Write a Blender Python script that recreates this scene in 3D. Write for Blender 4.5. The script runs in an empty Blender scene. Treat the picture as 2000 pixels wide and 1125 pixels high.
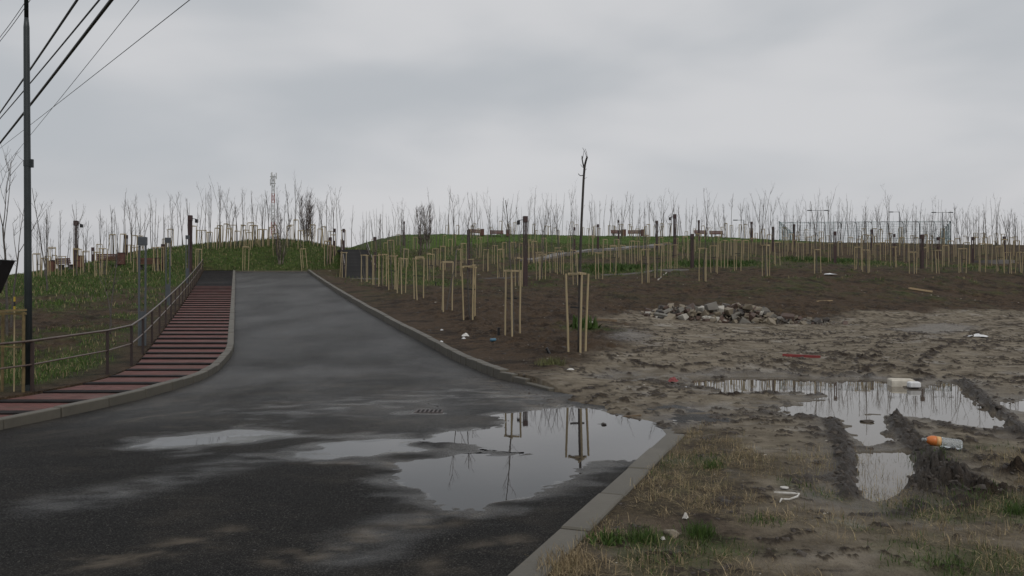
import bpy, math, random
import numpy as np
from mathutils import Vector, Matrix

R = math.radians
random.seed(7)
rng = np.random.default_rng(11)
scene = bpy.context.scene
col = scene.collection

# ------------------------------------------------------------------ camera
F, HZ, CZ = 1570.0, 575.0, 1.65          # focal length and horizon row of the 2000 px wide photograph, eye height
cam = bpy.data.cameras.new('camera')
cam.sensor_width = 36.0
cam.lens = 36.0 * F / 2000.0
cam.clip_start = 0.05
cam.clip_end = 6000
camo = bpy.data.objects.new('camera', cam)
camo.location = (0, 0, CZ)
camo.rotation_euler = (R(90) + math.atan((HZ - 562.5) / F), 0, 0)
col.objects.link(camo)
scene.camera = camo

# ------------------------------------------------------------------ sky, overcast
world = bpy.data.worlds.new('World')
scene.world = world
world.use_nodes = True
wt = world.node_tree
wt.nodes.clear()
def wn(t, **k):
    n = wt.nodes.new(t)
    for a, b in k.items():
        setattr(n, a, b)
    return n
SUN_EL, SUN_ROT = R(48), R(150)
sky = wn('ShaderNodeTexSky', sky_type='NISHITA', sun_disc=False, sun_elevation=SUN_EL, sun_rotation=SUN_ROT,
         air_density=1.0, dust_density=4.0, ozone_density=1.0)
hsv = wn('ShaderNodeHueSaturation')
hsv.inputs['Saturation'].default_value = 0.35
hsv.inputs['Value'].default_value = 0.075
wt.links.new(sky.outputs[0], hsv.inputs['Color'])
tc = wn('ShaderNodeTexCoord')
mp = wn('ShaderNodeMapping')
mp.inputs['Scale'].default_value = (1.0, 1.0, 3.0)
mp.inputs['Rotation'].default_value = (R(0), R(-24), R(8))
wt.links.new(tc.outputs['Generated'], mp.inputs['Vector'])
cl = wn('ShaderNodeTexNoise')
cl.inputs['Scale'].default_value = 2.3
cl.inputs['Detail'].default_value = 5.0
cl.inputs['Roughness'].default_value = 0.40
cl.inputs['Distortion'].default_value = 0.25
wt.links.new(mp.outputs[0], cl.inputs['Vector'])
cr = wn('ShaderNodeValToRGB')
cr.color_ramp.interpolation = 'EASE'
cr.color_ramp.elements[0].position = 0.36
cr.color_ramp.elements[0].color = (0.485, 0.510, 0.540, 1)
cr.color_ramp.elements[1].position = 0.64
cr.color_ramp.elements[1].color = (0.640, 0.645, 0.662, 1)
wt.links.new(cl.outputs['Fac'], cr.inputs['Fac'])
mx = wn('ShaderNodeMix', data_type='RGBA')
mx.inputs[0].default_value = 0.93
wt.links.new(hsv.outputs[0], mx.inputs[6])
wt.links.new(cr.outputs[0], mx.inputs[7])
sx = wn('ShaderNodeSeparateXYZ')
wt.links.new(tc.outputs['Generated'], sx.inputs[0])
hr_ = wn('ShaderNodeMapRange'); hr_.inputs[1].default_value = 0.0; hr_.inputs[2].default_value = 0.16; hr_.inputs[3].default_value = 0.45; hr_.inputs[4].default_value = 0.0
wt.links.new(sx.outputs[2], hr_.inputs[0])
mx2 = wn('ShaderNodeMix', data_type='RGBA')            # slightly warmer air near the horizon
mx2.inputs[7].default_value = (0.610, 0.578, 0.572, 1)
wt.links.new(hr_.outputs[0], mx2.inputs[0])
wt.links.new(mx.outputs[2], mx2.inputs[6])
bg = wn('ShaderNodeBackground')
bg.inputs['Strength'].default_value = 1.0
wt.links.new(mx2.outputs[2], bg.inputs['Color'])
wo = wn('ShaderNodeOutputWorld')
wt.links.new(bg.outputs[0], wo.inputs['Surface'])

sun = bpy.data.lights.new('sun', 'SUN')
sun.energy = 1.1
sun.angle = R(35)
sun.color = (1.0, 0.96, 0.90)
suno = bpy.data.objects.new('sun', sun)
suno.rotation_euler = (R(90) - SUN_EL, 0, R(180) - SUN_ROT)
col.objects.link(suno)

scene.view_settings.view_transform = 'Standard'
scene.view_settings.look = 'None'
scene.view_settings.exposure = 0.0
scene.view_settings.gamma = 1.0

# ------------------------------------------------------------------ noise
def _h(ix, iy, s):
    n = (ix.astype(np.int64) * 374761393 + iy.astype(np.int64) * 668265263 + s * 1442695041) & 0xffffffff
    n = ((n ^ (n >> 13)) * 1274126177) & 0xffffffff
    return (n ^ (n >> 16)) & 0xffff
_CT = np.cos(np.arange(65536) * (2 * math.pi / 65536.0)); _ST = np.sin(np.arange(65536) * (2 * math.pi / 65536.0))
def pn(x, y, s=0):
    x = np.asarray(x, float); y = np.asarray(y, float)
    ix = np.floor(x); iy = np.floor(y)
    fx = x - ix; fy = y - iy
    u = fx * fx * fx * (fx * (fx * 6 - 15) + 10); v = fy * fy * fy * (fy * (fy * 6 - 15) + 10)
    def g(dx, dy):
        a = _h(ix + dx, iy + dy, s)
        return _CT[a] * (fx - dx) + _ST[a] * (fy - dy)
    a = g(0, 0) * (1 - u) + g(1, 0) * u
    b = g(0, 1) * (1 - u) + g(1, 1) * u
    return (a * (1 - v) + b * v) * 1.5
def fbm(x, y, s=0, o=4, gain=0.5):
    t = 0; a = 1; f = 1
    for i in range(o):
        t = t + a * pn(np.asarray(x) * f, np.asarray(y) * f, s + i * 17); a *= gain; f *= 2.03
    return t
def sst(a, b, x):
    t = np.clip((np.asarray(x, float) - a) / (b - a), 0, 1)
    return t * t * (3 - 2 * t)

# ------------------------------------------------------------------ lie of the land
def P(px, py, Y):                         # a point seen at (px, py) at depth Y
    return ((px - 1000) / F * Y, Y, CZ - (py - HZ) / F * Y)
def flat(px, py, z=0.0):                  # the point at height z seen there
    Y = F * (CZ - z) / (py - HZ)
    return ((px - 1000) / F * Y, Y)

def zroad(Y):
    t = np.asarray(Y, float) - 19.0
    t = np.where(t < -2, 0, np.where(t < 2, (t + 2) ** 2 / 8, t))
    t = np.minimum(t, 42.4)
    return 0.0619 * t + 0.000407 * t * t
_L = np.array([(-30, -60), (-9.0, 2), (-7.9, 5), (-6.98, 9.2), (-6.74, 10.6), (-6.3, 12.3), (-6.08, 13.8), (-6.09, 15.9), (-6.35, 17.4), (-6.75, 19), (-7.27, 21), (-21.0, 61), (-22.4, 65)])
def zleft(Y): return zroad(Y) - .018 * np.clip(19.0 - np.asarray(Y, float), 0, 11)   # the left gutter falls towards the entrance
_R = np.array([(-25.0, -60), (-1.43, 1), (1.9, 9.6), (1.62, 10.8), (0.86, 13), (0.19, 14.7), (-0.25, 15.5), (-0.8, 17.5), (-1.95, 21.3), (-15.5, 61), (-16.9, 65)])
_S = np.array([(-33, -60), (-12.0, 2), (-10.9, 5), (-9.3, 9.6), (-8.7, 11), (-8.15, 12.7), (-7.92, 13.7), (-7.8, 14.8), (-7.87, 16), (-8.3, 17.8), (-9.0, 19.7), (-23.4, 61), (-24.8, 65)])
def _smooth(P_, n=4000, w=0.5):
    ys = np.linspace(-60, 65, n * 2); xs = np.interp(ys, P_[:, 1], P_[:, 0])
    k = max(3, int(w / (ys[1] - ys[0]))) | 1
    xp = np.pad(xs, k // 2, mode='edge'); xs = np.convolve(xp, np.ones(k) / k, 'valid')
    return ys, xs
_Ls, _Rs, _Ss = _smooth(_L, w=1.2), _smooth(_R, w=0.25), _smooth(_S, w=0.8)
def XL(Y): return np.interp(Y, *_Ls)
def XR(Y): return np.interp(Y, *_Rs)
def XS(Y): return np.interp(Y, *_Ss)

ctrl = [  # (photo column, photo row, depth)
 (1127,690,18.4),(1001,655,22.3),(918,625,27.3),(871,605,30.5),(817,585,35),(745,560,45),(712,552,53),
 (1490,540,48.5),(1265,552,46),(1595,535,49),(1690,535,50),(1840,532,53),(1990,540,52),
 (1300,605,33),(1430,628,30),(1700,592,38),(1950,592,41),(1100,605,30),(1050,565,42),
 (1012,560,50),(1055,547,52),(966,516,66),(950,529,60),(897,541,57),(851,520,66),(1063,504,73),(840,548,54),
 (1003,507,72),(1150,500,74),(1240,513,68),(1340,507,70),(1430,499,75),(1532,503,78),(1640,500,78),(1750,512,70),(1860,512,70),(1970,512,70),
 (780,505,74),(820,492,82),(900,482,90),(1000,477,92),(1100,478,92),(1200,480,92),(1300,480,90),(1400,483,88),
 (800,479,100),(860,466,106),(920,460,112),(1000,458,113),(1100,460,113),(1200,462,112),(1300,463,112),(1400,465,112),(1480,469,108),
 (1600,473,101),(1700,475,100),(1850,478,99),(2000,480,98),(2150,482,98),
 (540,529,62.5),(450,529,62.5),(615,527,62.5),(660,545,58),(740,545,57),
 (540,470,72),(495,470.5,72),(450,474,71.5),(600,473,72),(650,485,72),(400,479,70.5),(330,485,69),(250,498,68),(150,521,66),(100,535,65),(0,548,63),
 (690,487,69),(690,489,80),(740,488,82),
 (278,671,22),(332,596,34.8),(368,553,49),(100,605,34),(30,605,32),(100,705,18.8),(30,715,18),(200,645,24.5),(150,562,50),(250,532,57),(350,512,62),(400,528,60),
]
pts = [P(*c) for c in ctrl]
pts += [(0,-12,.05),(-12,-12,0),(14,-12,.05),(-30,-20,0),(30,-20,.1),(3,5,.06),(6,5,.07),(4,8,.06),(8,8,.06),(12,8,.08),(3,11,.05),(6,12,.04),(9,12,.04),(13,13,.06),
 (3,15,.1),(7,16,.12),(12,17,.14),(18,16,.15),(2,17,.18),(7,20,.27),(13,22,.32),(20,24,.42),(10,26,.46),(30,40,1.0),(40,20,.4),(60,30,.8),
 (-9,8,.05),(-12,12,.1),(-20,12,.1),(-30,20,.3),(-50,30,.5),(-45,60,2.3),(-60,80,2.4),(-70,20,0),(-70,120,2),
 (-30,90,4.6),(-20,95,4.8),(-10,100,5.2),(0,135,8.3),(20,135,8.4),(-20,130,4.5),(40,125,7.2),(70,120,7.0),(90,95,6.4),(110,70,4.5),(100,40,1.8),(110,110,6),(60,150,6.5),(0,170,7),(-60,160,3),(120,160,5),(90,0,.3)]
pts = np.array(pts)
for y in (24, 30, 38, 46, 54, 60):        # the ramp itself
    pts = np.vstack([pts, [XR(y) + 0.6, y, zroad(y) + 0.14], [XS(y) - 0.6, y, zroad(y) + 0.14]])
SC = 40.0
def _tps_fit(p, lam):
    n = len(p); q = p[:, :2] / SC
    d2 = ((q[:, None] - q[None]) ** 2).sum(-1)
    K = 0.5 * d2 * np.log(d2 + 1e-12) + lam * np.eye(n)
    A = np.zeros((n + 3, n + 3)); A[:n, :n] = K; A[:n, n] = 1; A[:n, n + 1:] = q; A[n, :n] = 1; A[n + 1:, :n] = q.T
    b = np.zeros(n + 3); b[:n] = p[:, 2]
    return q, np.linalg.solve(A, b)
_q, _w = _tps_fit(pts, 2e-4)
def tps(X, Y):
    X = np.atleast_1d(np.asarray(X, float)).ravel(); Y = np.atleast_1d(np.asarray(Y, float)).ravel()
    out = np.zeros_like(X)
    for i in range(0, len(X), 60000):
        x = X[i:i + 60000] / SC; y = Y[i:i + 60000] / SC
        d2 = (x[:, None] - _q[:, 0]) ** 2 + (y[:, None] - _q[:, 1]) ** 2
        out[i:i + 60000] = (0.5 * d2 * np.log(d2 + 1e-12)) @ _w[:-3] + _w[-3] + _w[-2] * x + _w[-1] * y
    return out
_gx = np.arange(-172, 172.6, .5); _gy = np.arange(-21, 172.6, .5)
_G = tps(*np.meshgrid(_gx, _gy)).reshape(len(_gy), len(_gx))
def tpsg(X, Y):
    fx = np.clip((X + 172) / .5, 0, len(_gx) - 1.001); fy = np.clip((Y + 21) / .5, 0, len(_gy) - 1.001)
    i = fx.astype(int); j = fy.astype(int); u = fx - i; v = fy - j
    return (_G[j, i] * (1 - u) + _G[j, i + 1] * u) * (1 - v) + (_G[j + 1, i] * (1 - u) + _G[j + 1, i + 1] * u) * v
def hbase(X, Y):
    X = np.atleast_1d(np.asarray(X, float)).ravel(); Y = np.atleast_1d(np.asarray(Y, float)).ravel()
    r = np.hypot(X, Y)
    k = np.minimum(1.0, 165.0 / np.maximum(r, 1e-6))
    z = tpsg(X * k, np.where(Y < -20, -20, Y) * k)
    z = np.clip(z, -0.3, 11)
    z = z * (1 - sst(170, 420, r)) + 3.0 * sst(170, 420, r)
    near = sst(18, 10, Y) * sst(-9, -4, X)
    z = z * (1 - near) + np.clip(z, 0.03, 0.09) * near
    return z
def gpix(px, py, ymin=6.0, ymax=118.0):   # where the sight line through a photo point meets the ground
    Y = np.arange(ymin, ymax, 0.1)
    X = (px - 1000) / F * Y
    zr = CZ - (py - HZ) / F * Y
    zg = ground(X, Y)
    k = np.nonzero(zg >= zr)[0]
    if len(k) == 0:
        k = [int(np.argmin(zr - zg))]
    i = k[0]
    return float(X[i]), float(Y[i]), float(zg[i])

def sdf(X, Y, poly):                      # > 0 inside
    poly = np.asarray(poly, float)
    d = np.full(X.shape, 1e9); ins = np.zeros(X.shape, bool)
    n = len(poly)
    for i in range(n):
        ax, ay = poly[i]; bx, by = poly[(i + 1) % n]
        ex, ey = bx - ax, by - ay
        t = np.clip(((X - ax) * ex + (Y - ay) * ey) / (ex * ex + ey * ey + 1e-12), 0, 1)
        d = np.minimum(d, np.hypot(X - ax - t * ex, Y - ay - t * ey))
        c = ((ay <= Y) != (by <= Y))
        xi = ax + (Y - ay) / (by - ay + 1e-15) * ex
        ins ^= (c & (X < xi))
    return np.where(ins, d, -d)
def pline(X, Y, pl):
    d = np.full(X.shape, 1e9)
    for (ax, ay), (bx, by) in zip(pl[:-1], pl[1:]):
        ex, ey = bx - ax, by - ay
        t = np.clip(((X - ax) * ex + (Y - ay) * ey) / (ex * ex + ey * ey + 1e-12), 0, 1)
        d = np.minimum(d, np.hypot(X - ax - t * ex, Y - ay - t * ey))
    return d
def flg(l):                               # the same on the gently rising mud farther out
    o = []
    for a, b in l:
        if b > 738: o.append(flat(a, b, .05))
        else:
            Y = (CZ + .42) / ((b - HZ) / F + .035); o.append(((a - 1000) / F * Y, Y))
    return o
def fl(l, z=0.0): return [flat(a, b, z) for a, b in l]

ROADP = [fl(l) for l in (
 [(985,812),(1050,803),(1120,796),(1185,806),(1245,822),(1330,850),(1300,872),(1262,893),(1150,900),(1100,915),(1075,945),(1020,970),(950,985),(880,985),(820,960),(790,915),(820,898),(900,893),(1040,889),(1046,880),(960,876),(850,858),(880,842),(990,834)],
 [(600,882),(680,862),(750,856),(800,860),(780,878),(730,890),(640,888)],
 [(290,869),(380,850),(450,842),(548,848),(480,856),(400,866),(320,873)],
 [(818,805),(835,799),(862,802),(850,807)],
)]
MUDP = [fl(l, 0.01) for l in (
 [(1310,752),(1345,739),(1420,732),(1520,733),(1620,742),(1690,738),(1740,745),(1770,757),(1800,757),(1835,745),(1872,745),(1900,770),(1946,805),(2010,852),(1970,842),(1900,832),(1830,822),(1780,812),(1728,810),(1730,832),(1748,862),(1690,872),(1656,848),(1632,816),(1570,814),(1495,804),(1560,780),(1625,772),(1500,768),(1400,766)],
 [(1668,884),(1778,880),(1798,942),(1752,966),(1700,984),(1670,958)],
 [(1950,785),(2010,776),(2060,790),(2010,806),(1965,797)],
 [(1165,742),(1215,733),(1265,739),(1225,747)],
 [(1290,820),(1330,813),(1375,818),(1330,826)],
 [(1310,800),(1345,795),(1375,799),(1340,805)],
 [(1200,692),(1235,683),(1262,690),(1230,697)],
 [(1760,672),(1830,664),(1890,668),(1830,676)],
)]
RIDGE = [(flg(l), w, h) for l, w, h in (
 ([(1575,812),(1612,809),(1640,810)], .12, .055),
 ([(1622,815),(1634,845),(1646,872),(1654,910),(1656,960)], .11, .06),
 ([(1745,812),(1765,838),(1788,866),(1812,890),(1826,930)], .13, .08),
 ([(1680,1000),(1740,996),(1800,980)], .09, .025),
 ([(1800,945),(1850,940),(1905,955)], .26, .12),
 ([(1795,975),(1850,982),(1900,972)], .16, .05),
 ([(1600,835),(1560,828)], .10, .04),
 ([(1790,905),(1830,912),(1860,925)], .22, .09),
 ([(1878,742),(1902,766),(1938,800),(1998,845)], .15, .075),
 ([(1790,818),(1840,826),(1900,836),(1950,850),(2010,872)], .12, .035),
 ([(1630,748),(1636,768),(1600,766),(1540,777)], .08, .04),
 ([(1690,876),(1740,878)], .06, .015),
 ([(1790,752),(1815,768),(1800,758)], .12, .06),
 ([(1990,925),(2030,930)], .2, .1),
 ([(1690,735),(1702,700),(1735,665),(1830,635),(2000,612)], .13, .03),
 ([(1790,735),(1798,705),(1840,675),(1920,645),(2010,630)], .13, .03),
 ([(1640,735),(1600,712),(1480,700)], .13, .03),
 ([(1150,760),(1300,735),(1500,722),(1690,715)], .13, .03),
 ([(1310,765),(1420,772),(1560,762),(1640,756)], .12, .05),
 ([(1200,700),(1290,715),(1420,705)], .16, .04),
 ([(1640,690),(1760,720),(1870,735)], .14, .045),
 ([(1380,672),(1560,662),(1750,655),(1880,660)], .14, .03),
)]
TRACKS = [flg(l) for l in ([(1500,728),(1650,694),(1800,658),(2010,624)],[(1560,735),(1700,704),(1850,668),(2010,642)],[(1400,702),(1600,674),(1800,642),(2010,610)],[(1280,692),(1500,662),(1750,634),(2000,606)],
  [(1180,772),(1350,728),(1500,702),(1640,680)],[(1110,800),(1250,764),(1330,738),(1450,715)],[(1330,655),(1500,648),(1700,628),(2000,598)],[(1690,740),(1705,705),(1730,680)],[(1755,735),(1770,702),(1800,676)],[(1130,815),(1300,790),(1450,785)])]
PALE = fl([(1085,775),(1165,725),(1210,688),(1255,652)], .1) + [P(1350,634,28)[:2], P(1500,636,29)[:2], P(1640,622,32)[:2], P(1820,612,36)[:2], P(2050,603,39)[:2], P(2200,600,39)[:2]] + [(40, 12), (18, 3), (3, 0.5), (0.4, 4.8), (2.2, 9.6), (1.6, 11)]
STRAW = fl([(1040,1130),(1150,985),(1260,880),(1370,822),(1450,850),(1520,900),(1490,985),(1380,1010),(1230,1010),(1150,1080),(1120,1130)], .05)
STRAW2 = fl([(1640,985),(1800,960),(1990,975),(2050,1125),(1900,1128),(1700,1070)], .05)
PATHS = []

def puddle_mud(X, Y):
    d = np.full(X.shape, -1e9)
    for p in MUDP: d = np.maximum(d, sdf(X, Y, p))
    return d
def ground(X, Y, fine=False, masks=False):
    X = np.atleast_1d(np.asarray(X, float)).ravel(); Y = np.atleast_1d(np.asarray(Y, float)).ravel()
    b = hbase(X, Y)
    n = len(X)
    M = {k: np.zeros(n) for k in ('green', 'pale', 'dark', 'turf', 'wet', 'straw')}
    zr = zroad(Y)
    top = sst(63.5, 61.0, Y)
    dr = X - XR(Y); dl = XS(Y) - X
    if fine:
        r = np.hypot(X, Y)
        mound = sst(61, 64, Y) * sst(-4, -10, X + .19 * (Y - 62))
        left = np.maximum(sst(0.0, 1.5, dl), mound)
        n1 = fbm(X * .23, Y * .23, 3, 4); n2 = fbm(X * 1.1, Y * 1.1, 5, 4); n3 = fbm(X * 4.2, Y * 4.2, 9, 3)
        # green cover
        px = 1000 + F * X / np.maximum(Y, .5); py = HZ - (b - CZ) / np.maximum(Y, .5) * F
        g_left = left * np.clip(.60 + .55 * n1 + .45 * n2 - .42 * sst(17, 26, Y) * sst(50, 38, Y) + .35 * sst(20, 14, Y) + .45 * mound + .3 * sst(44, 56, Y), 0, 1)
        bank = sst(66, 80, Y + 4 * n1) * sst(32, 14, X + 5 * n1 - .12 * (Y - 80)) * sst(-26, -16, X) * (1 - mound)
        g_bank = bank * np.clip(.62 + .6 * n1 + .4 * n2, 0, 1)
        spot = np.zeros(n)
        for cx, cy, rr in ((7.5, 57, 4), (15.5, 62, 5), (28, 66, 6), (26.5, 74, 4), (3, 62, 4), (2.2, 24.3, .8), (-9, 60, 4), (36, 62, 3), (-6, 52, 3)):
            spot = np.maximum(spot, np.exp(-((X - cx) ** 2 + ((Y - cy) * .8) ** 2) / rr ** 2))
        g_spot = np.clip(spot * 1.2 + .5 * n2 - .15, 0, 1) * (spot > .05)
        M['turf'] = sst(93, 98, Y + 1.5 * n1) * sst(41, 33, X + 2 * n1) * sst(-27, -20, X) * (1 - mound)
        farg = sst(118, 130, Y)
        M['green'] = np.clip(np.maximum.reduce([g_left, g_bank, g_spot, farg * .7]), 0, 1)
        weak = np.clip(.45 * n1 + .55 * n2 - .02, 0, .7) * sst(30, 46, Y) * (dr > 0)
        M['green'] = np.maximum(M['green'], weak)
        dp = sdf(X, Y, PALE)
        M['pale'] = sst(-1.1, 0.9, dp + 1.1 * n1 + .5 * n2) * (dr > -1.5)
        M['straw'] = np.maximum(sst(-.15, .25, sdf(X, Y, STRAW) + .12 * n2), .55 * sst(-.2, .4, sdf(X, Y, STRAW2) + .25 * n2))
        near = sst(9.5, 7.2, Y) * (X > -1) * sst(2.0, 0.0, -(X))
        M['straw'] = np.maximum(M['straw'], near * np.clip(.42 + .7 * n2 + .25 * n1, 0, .8))
        M['green'] = np.maximum(M['green'], near * (dr > 0) * np.clip(.9 * fbm(X * .9, Y * .9, 77, 3) - .1, 0, .55))
        soilw = (1 - M['pale'])
        amp = .014 + .055 * sst(12, 40, r)
        b = b + amp * n2 * (.4 + .6 * soilw) + .012 * n3 * (.6 + .4 * soilw) + .10 * n1 * sst(22, 40, r)
        n4 = fbm(X * 11, Y * 11, 21, 3)
        b = b + .008 * n4 * sst(30, 12, r)
        # clods in the soil
        b = b + .075 * np.clip(n3 - .15, 0, 1) * soilw * sst(6, 14, r) * sst(70, 30, r) + .05 * np.clip(fbm(X * 2.2, Y * 2.2, 15, 3), -.4, 1) * soilw * sst(9, 16, r)
    # mud puddles
    m = (Y < 42) & (Y > 4) & (X > -1) & (X < 30)
    if m.any():
        x, y = X[m], Y[m]
        d = puddle_mud(x, y)
        if fine:
            d = d + .05 * fbm(x * 2.2, y * 2.2, 31, 3) + .025 * pn(x * 9, y * 9, 33)
            d = d - .30 * sst(.02, .35, fbm(x * 1.1, y * 3.0, 37, 3)) * sst(5.6, 4.6, x) * (y > 11) - .12 * sst(.25, .5, fbm(x * 1.6, y * 3.0, 39, 3)) * (y > 9.3)
        wet = sst(-.8, .02, d)
        edge = sst(.0, -.35, d)
        bb = b[m]
        lvl = np.where(y > 15.5, .0, 0.0)
        bb = bb * (.15 + .85 * sst(-.15, -1.3, d)) * (d < 0) + (d < 0) * .004 + (d >= 0) * (-.012 - np.minimum(d * .12, .06) + .15 * np.clip(bb - .05, -.1, .1) * 0)
        far = sst(14.9, 18.5, y)
        bb = b[m] * far + bb * (1 - far)
        if fine:
            dk = np.zeros_like(bb)
            cl_ = .5 + .5 * fbm(x * 6.5, y * 6.5, 41, 5, .72)
            for pl, w, h in RIDGE:
                e = np.exp(-(pline(x, y, pl) / w) ** 2) * sst(.06, -.03, d)
                e = e * (1 if h > .055 else np.clip(.35 + 1.5 * fbm(x * 2.1, y * 2.1, 143, 3), 0, 1))
                bb = bb + h * e * np.clip(cl_ * 1.7 - .15, 0, 2)
                dk = np.maximum(dk, sst(.12, .55, e * (.45 + cl_)))
            brk = np.clip(.55 + 1.3 * fbm(x * .8, y * .8, 161, 3), 0, 1) * sst(.02, -.1, d)
            for pl in TRACKS:
                dd = pline(x, y, pl) + .05 * pn(x * 1.3, y * 1.3, 163)
                g_ = np.exp(-(dd / .15) ** 2); e_ = np.exp(-((dd - .26) / .07) ** 2)
                lug = .6 + .4 * np.sin((x * .6 + y) * 18)
                bb = bb + brk * (-.028 * g_ * lug + .030 * e_ * np.clip(cl_ * 1.6, 0, 2))
                dk = np.maximum(dk, brk * (.75 * e_ * sst(.35, .6, cl_) + .35 * g_ * (1 - lug) * 1.5))
            rnd = np.clip((fbm(x * 3.3, y * 3.3, 55, 5, .68) + .6 * fbm(x * .6, y * .6, 59, 2)) * 1.4 - .52, 0, 1) * M['pale'][m] * sst(.0, -.15, d)
            bb = bb + rnd * .04
            dk = np.maximum(dk, sst(.03, .30, rnd) * .85)
            M['dark'][m] = dk
            M['wet'][m] = wet
            M['straw'][m] *= (1 - dk)
        b[m] = bb
    # road and stepped path corridor
    gap = sst(8.9, 9.9, Y) * sst(13.4, 12.4, Y)
    kh = .165 * sst(12.8, 14.5, Y) + .03 * sst(9.8, 8.8, Y)
    wob = 0
    if fine:
        wob = .25 * fbm(X * 1.3, Y * 1.3, 61, 4)
    right = zr + kh + (b - zr - kh) * sst(.15, 2.6, dr)
    rgap = b + (-.07 - b) * sst(.35, -.55, dr + wob)
    rr_ = right * (1 - gap) + rgap * gap
    zl_ = zleft(Y)
    lftz = zl_ + .11
    left_ = lftz + (b - lftz) * sst(.05, 2.8, dl)
    ins = (dr < .1) & (dl < 0)
    z = np.where(dl >= 0, left_, np.where(dr > .1, rr_, np.where(gap > .5, np.minimum(rgap, rr_) , zr - .42)))
    z = np.where((dl < 0) & (dr < .1) & (gap <= .5), np.where(dr > -.2, zr - .12, zr - .42), z)
    z = np.where((dl < 0) & (dr < -1.6), zr - .42, z)
    z = b + (z - b) * top * sst(-14, -8, Y)
    if masks: return z, M
    return z

# ------------------------------------------------------------------ mesh helpers
def mesh_np(name, V, Fc, attrs=None, smooth=True):
    """V (n,3), Fc (m,k) all faces with k corners"""
    me = bpy.data.meshes.new(name)
    n, m, k = len(V), len(Fc), Fc.shape[1]
    me.vertices.add(n); me.vertices.foreach_set('co', np.asarray(V, np.float32).ravel())
    me.loops.add(m * k); me.loops.foreach_set('vertex_index', Fc.astype(np.int32).ravel())
    me.polygons.add(m); me.polygons.foreach_set('loop_start', np.arange(0, m * k, k, dtype=np.int32))
    me.polygons.foreach_set('loop_total', np.full(m, k, np.int32))
    me.update(calc_edges=True)
    if smooth: me.polygons.foreach_set('use_smooth', np.ones(m, bool))
    for an, (typ, dat) in (attrs or {}).items():
        a = me.attributes.new(an, typ, 'POINT')
        a.data.foreach_set('color' if typ == 'FLOAT_COLOR' else 'value', np.asarray(dat, np.float32).ravel())
    return me
def link(name, me, mat=None, parent=None, loc=None, rz=0):
    o = bpy.data.objects.new(name, me); col.objects.link(o)
    if mat is not None and me is not None and not me.materials: me.materials.append(mat)
    if parent is not None: o.parent = parent
    if loc is not None: o.location = loc
    if rz: o.rotation_euler.z = rz
    return o
def tag(o, label=None, cat=None, group=None, kind=None):
    for k, v in (('label', label), ('category', cat), ('group', group), ('kind', kind)):
        if v: o[k] = v
    return o
def thing(name, label, cat, loc=(0, 0, 0), rz=0, group=None):
    o = link(name, None, loc=loc, rz=rz)
    return tag(o, label, cat, group)
def copy_tree(o, parent=None):
    c = o.copy(); col.objects.link(c)
    if parent is not None: c.parent = parent
    for ch in o.children: copy_tree(ch, c)
    return c

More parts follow.
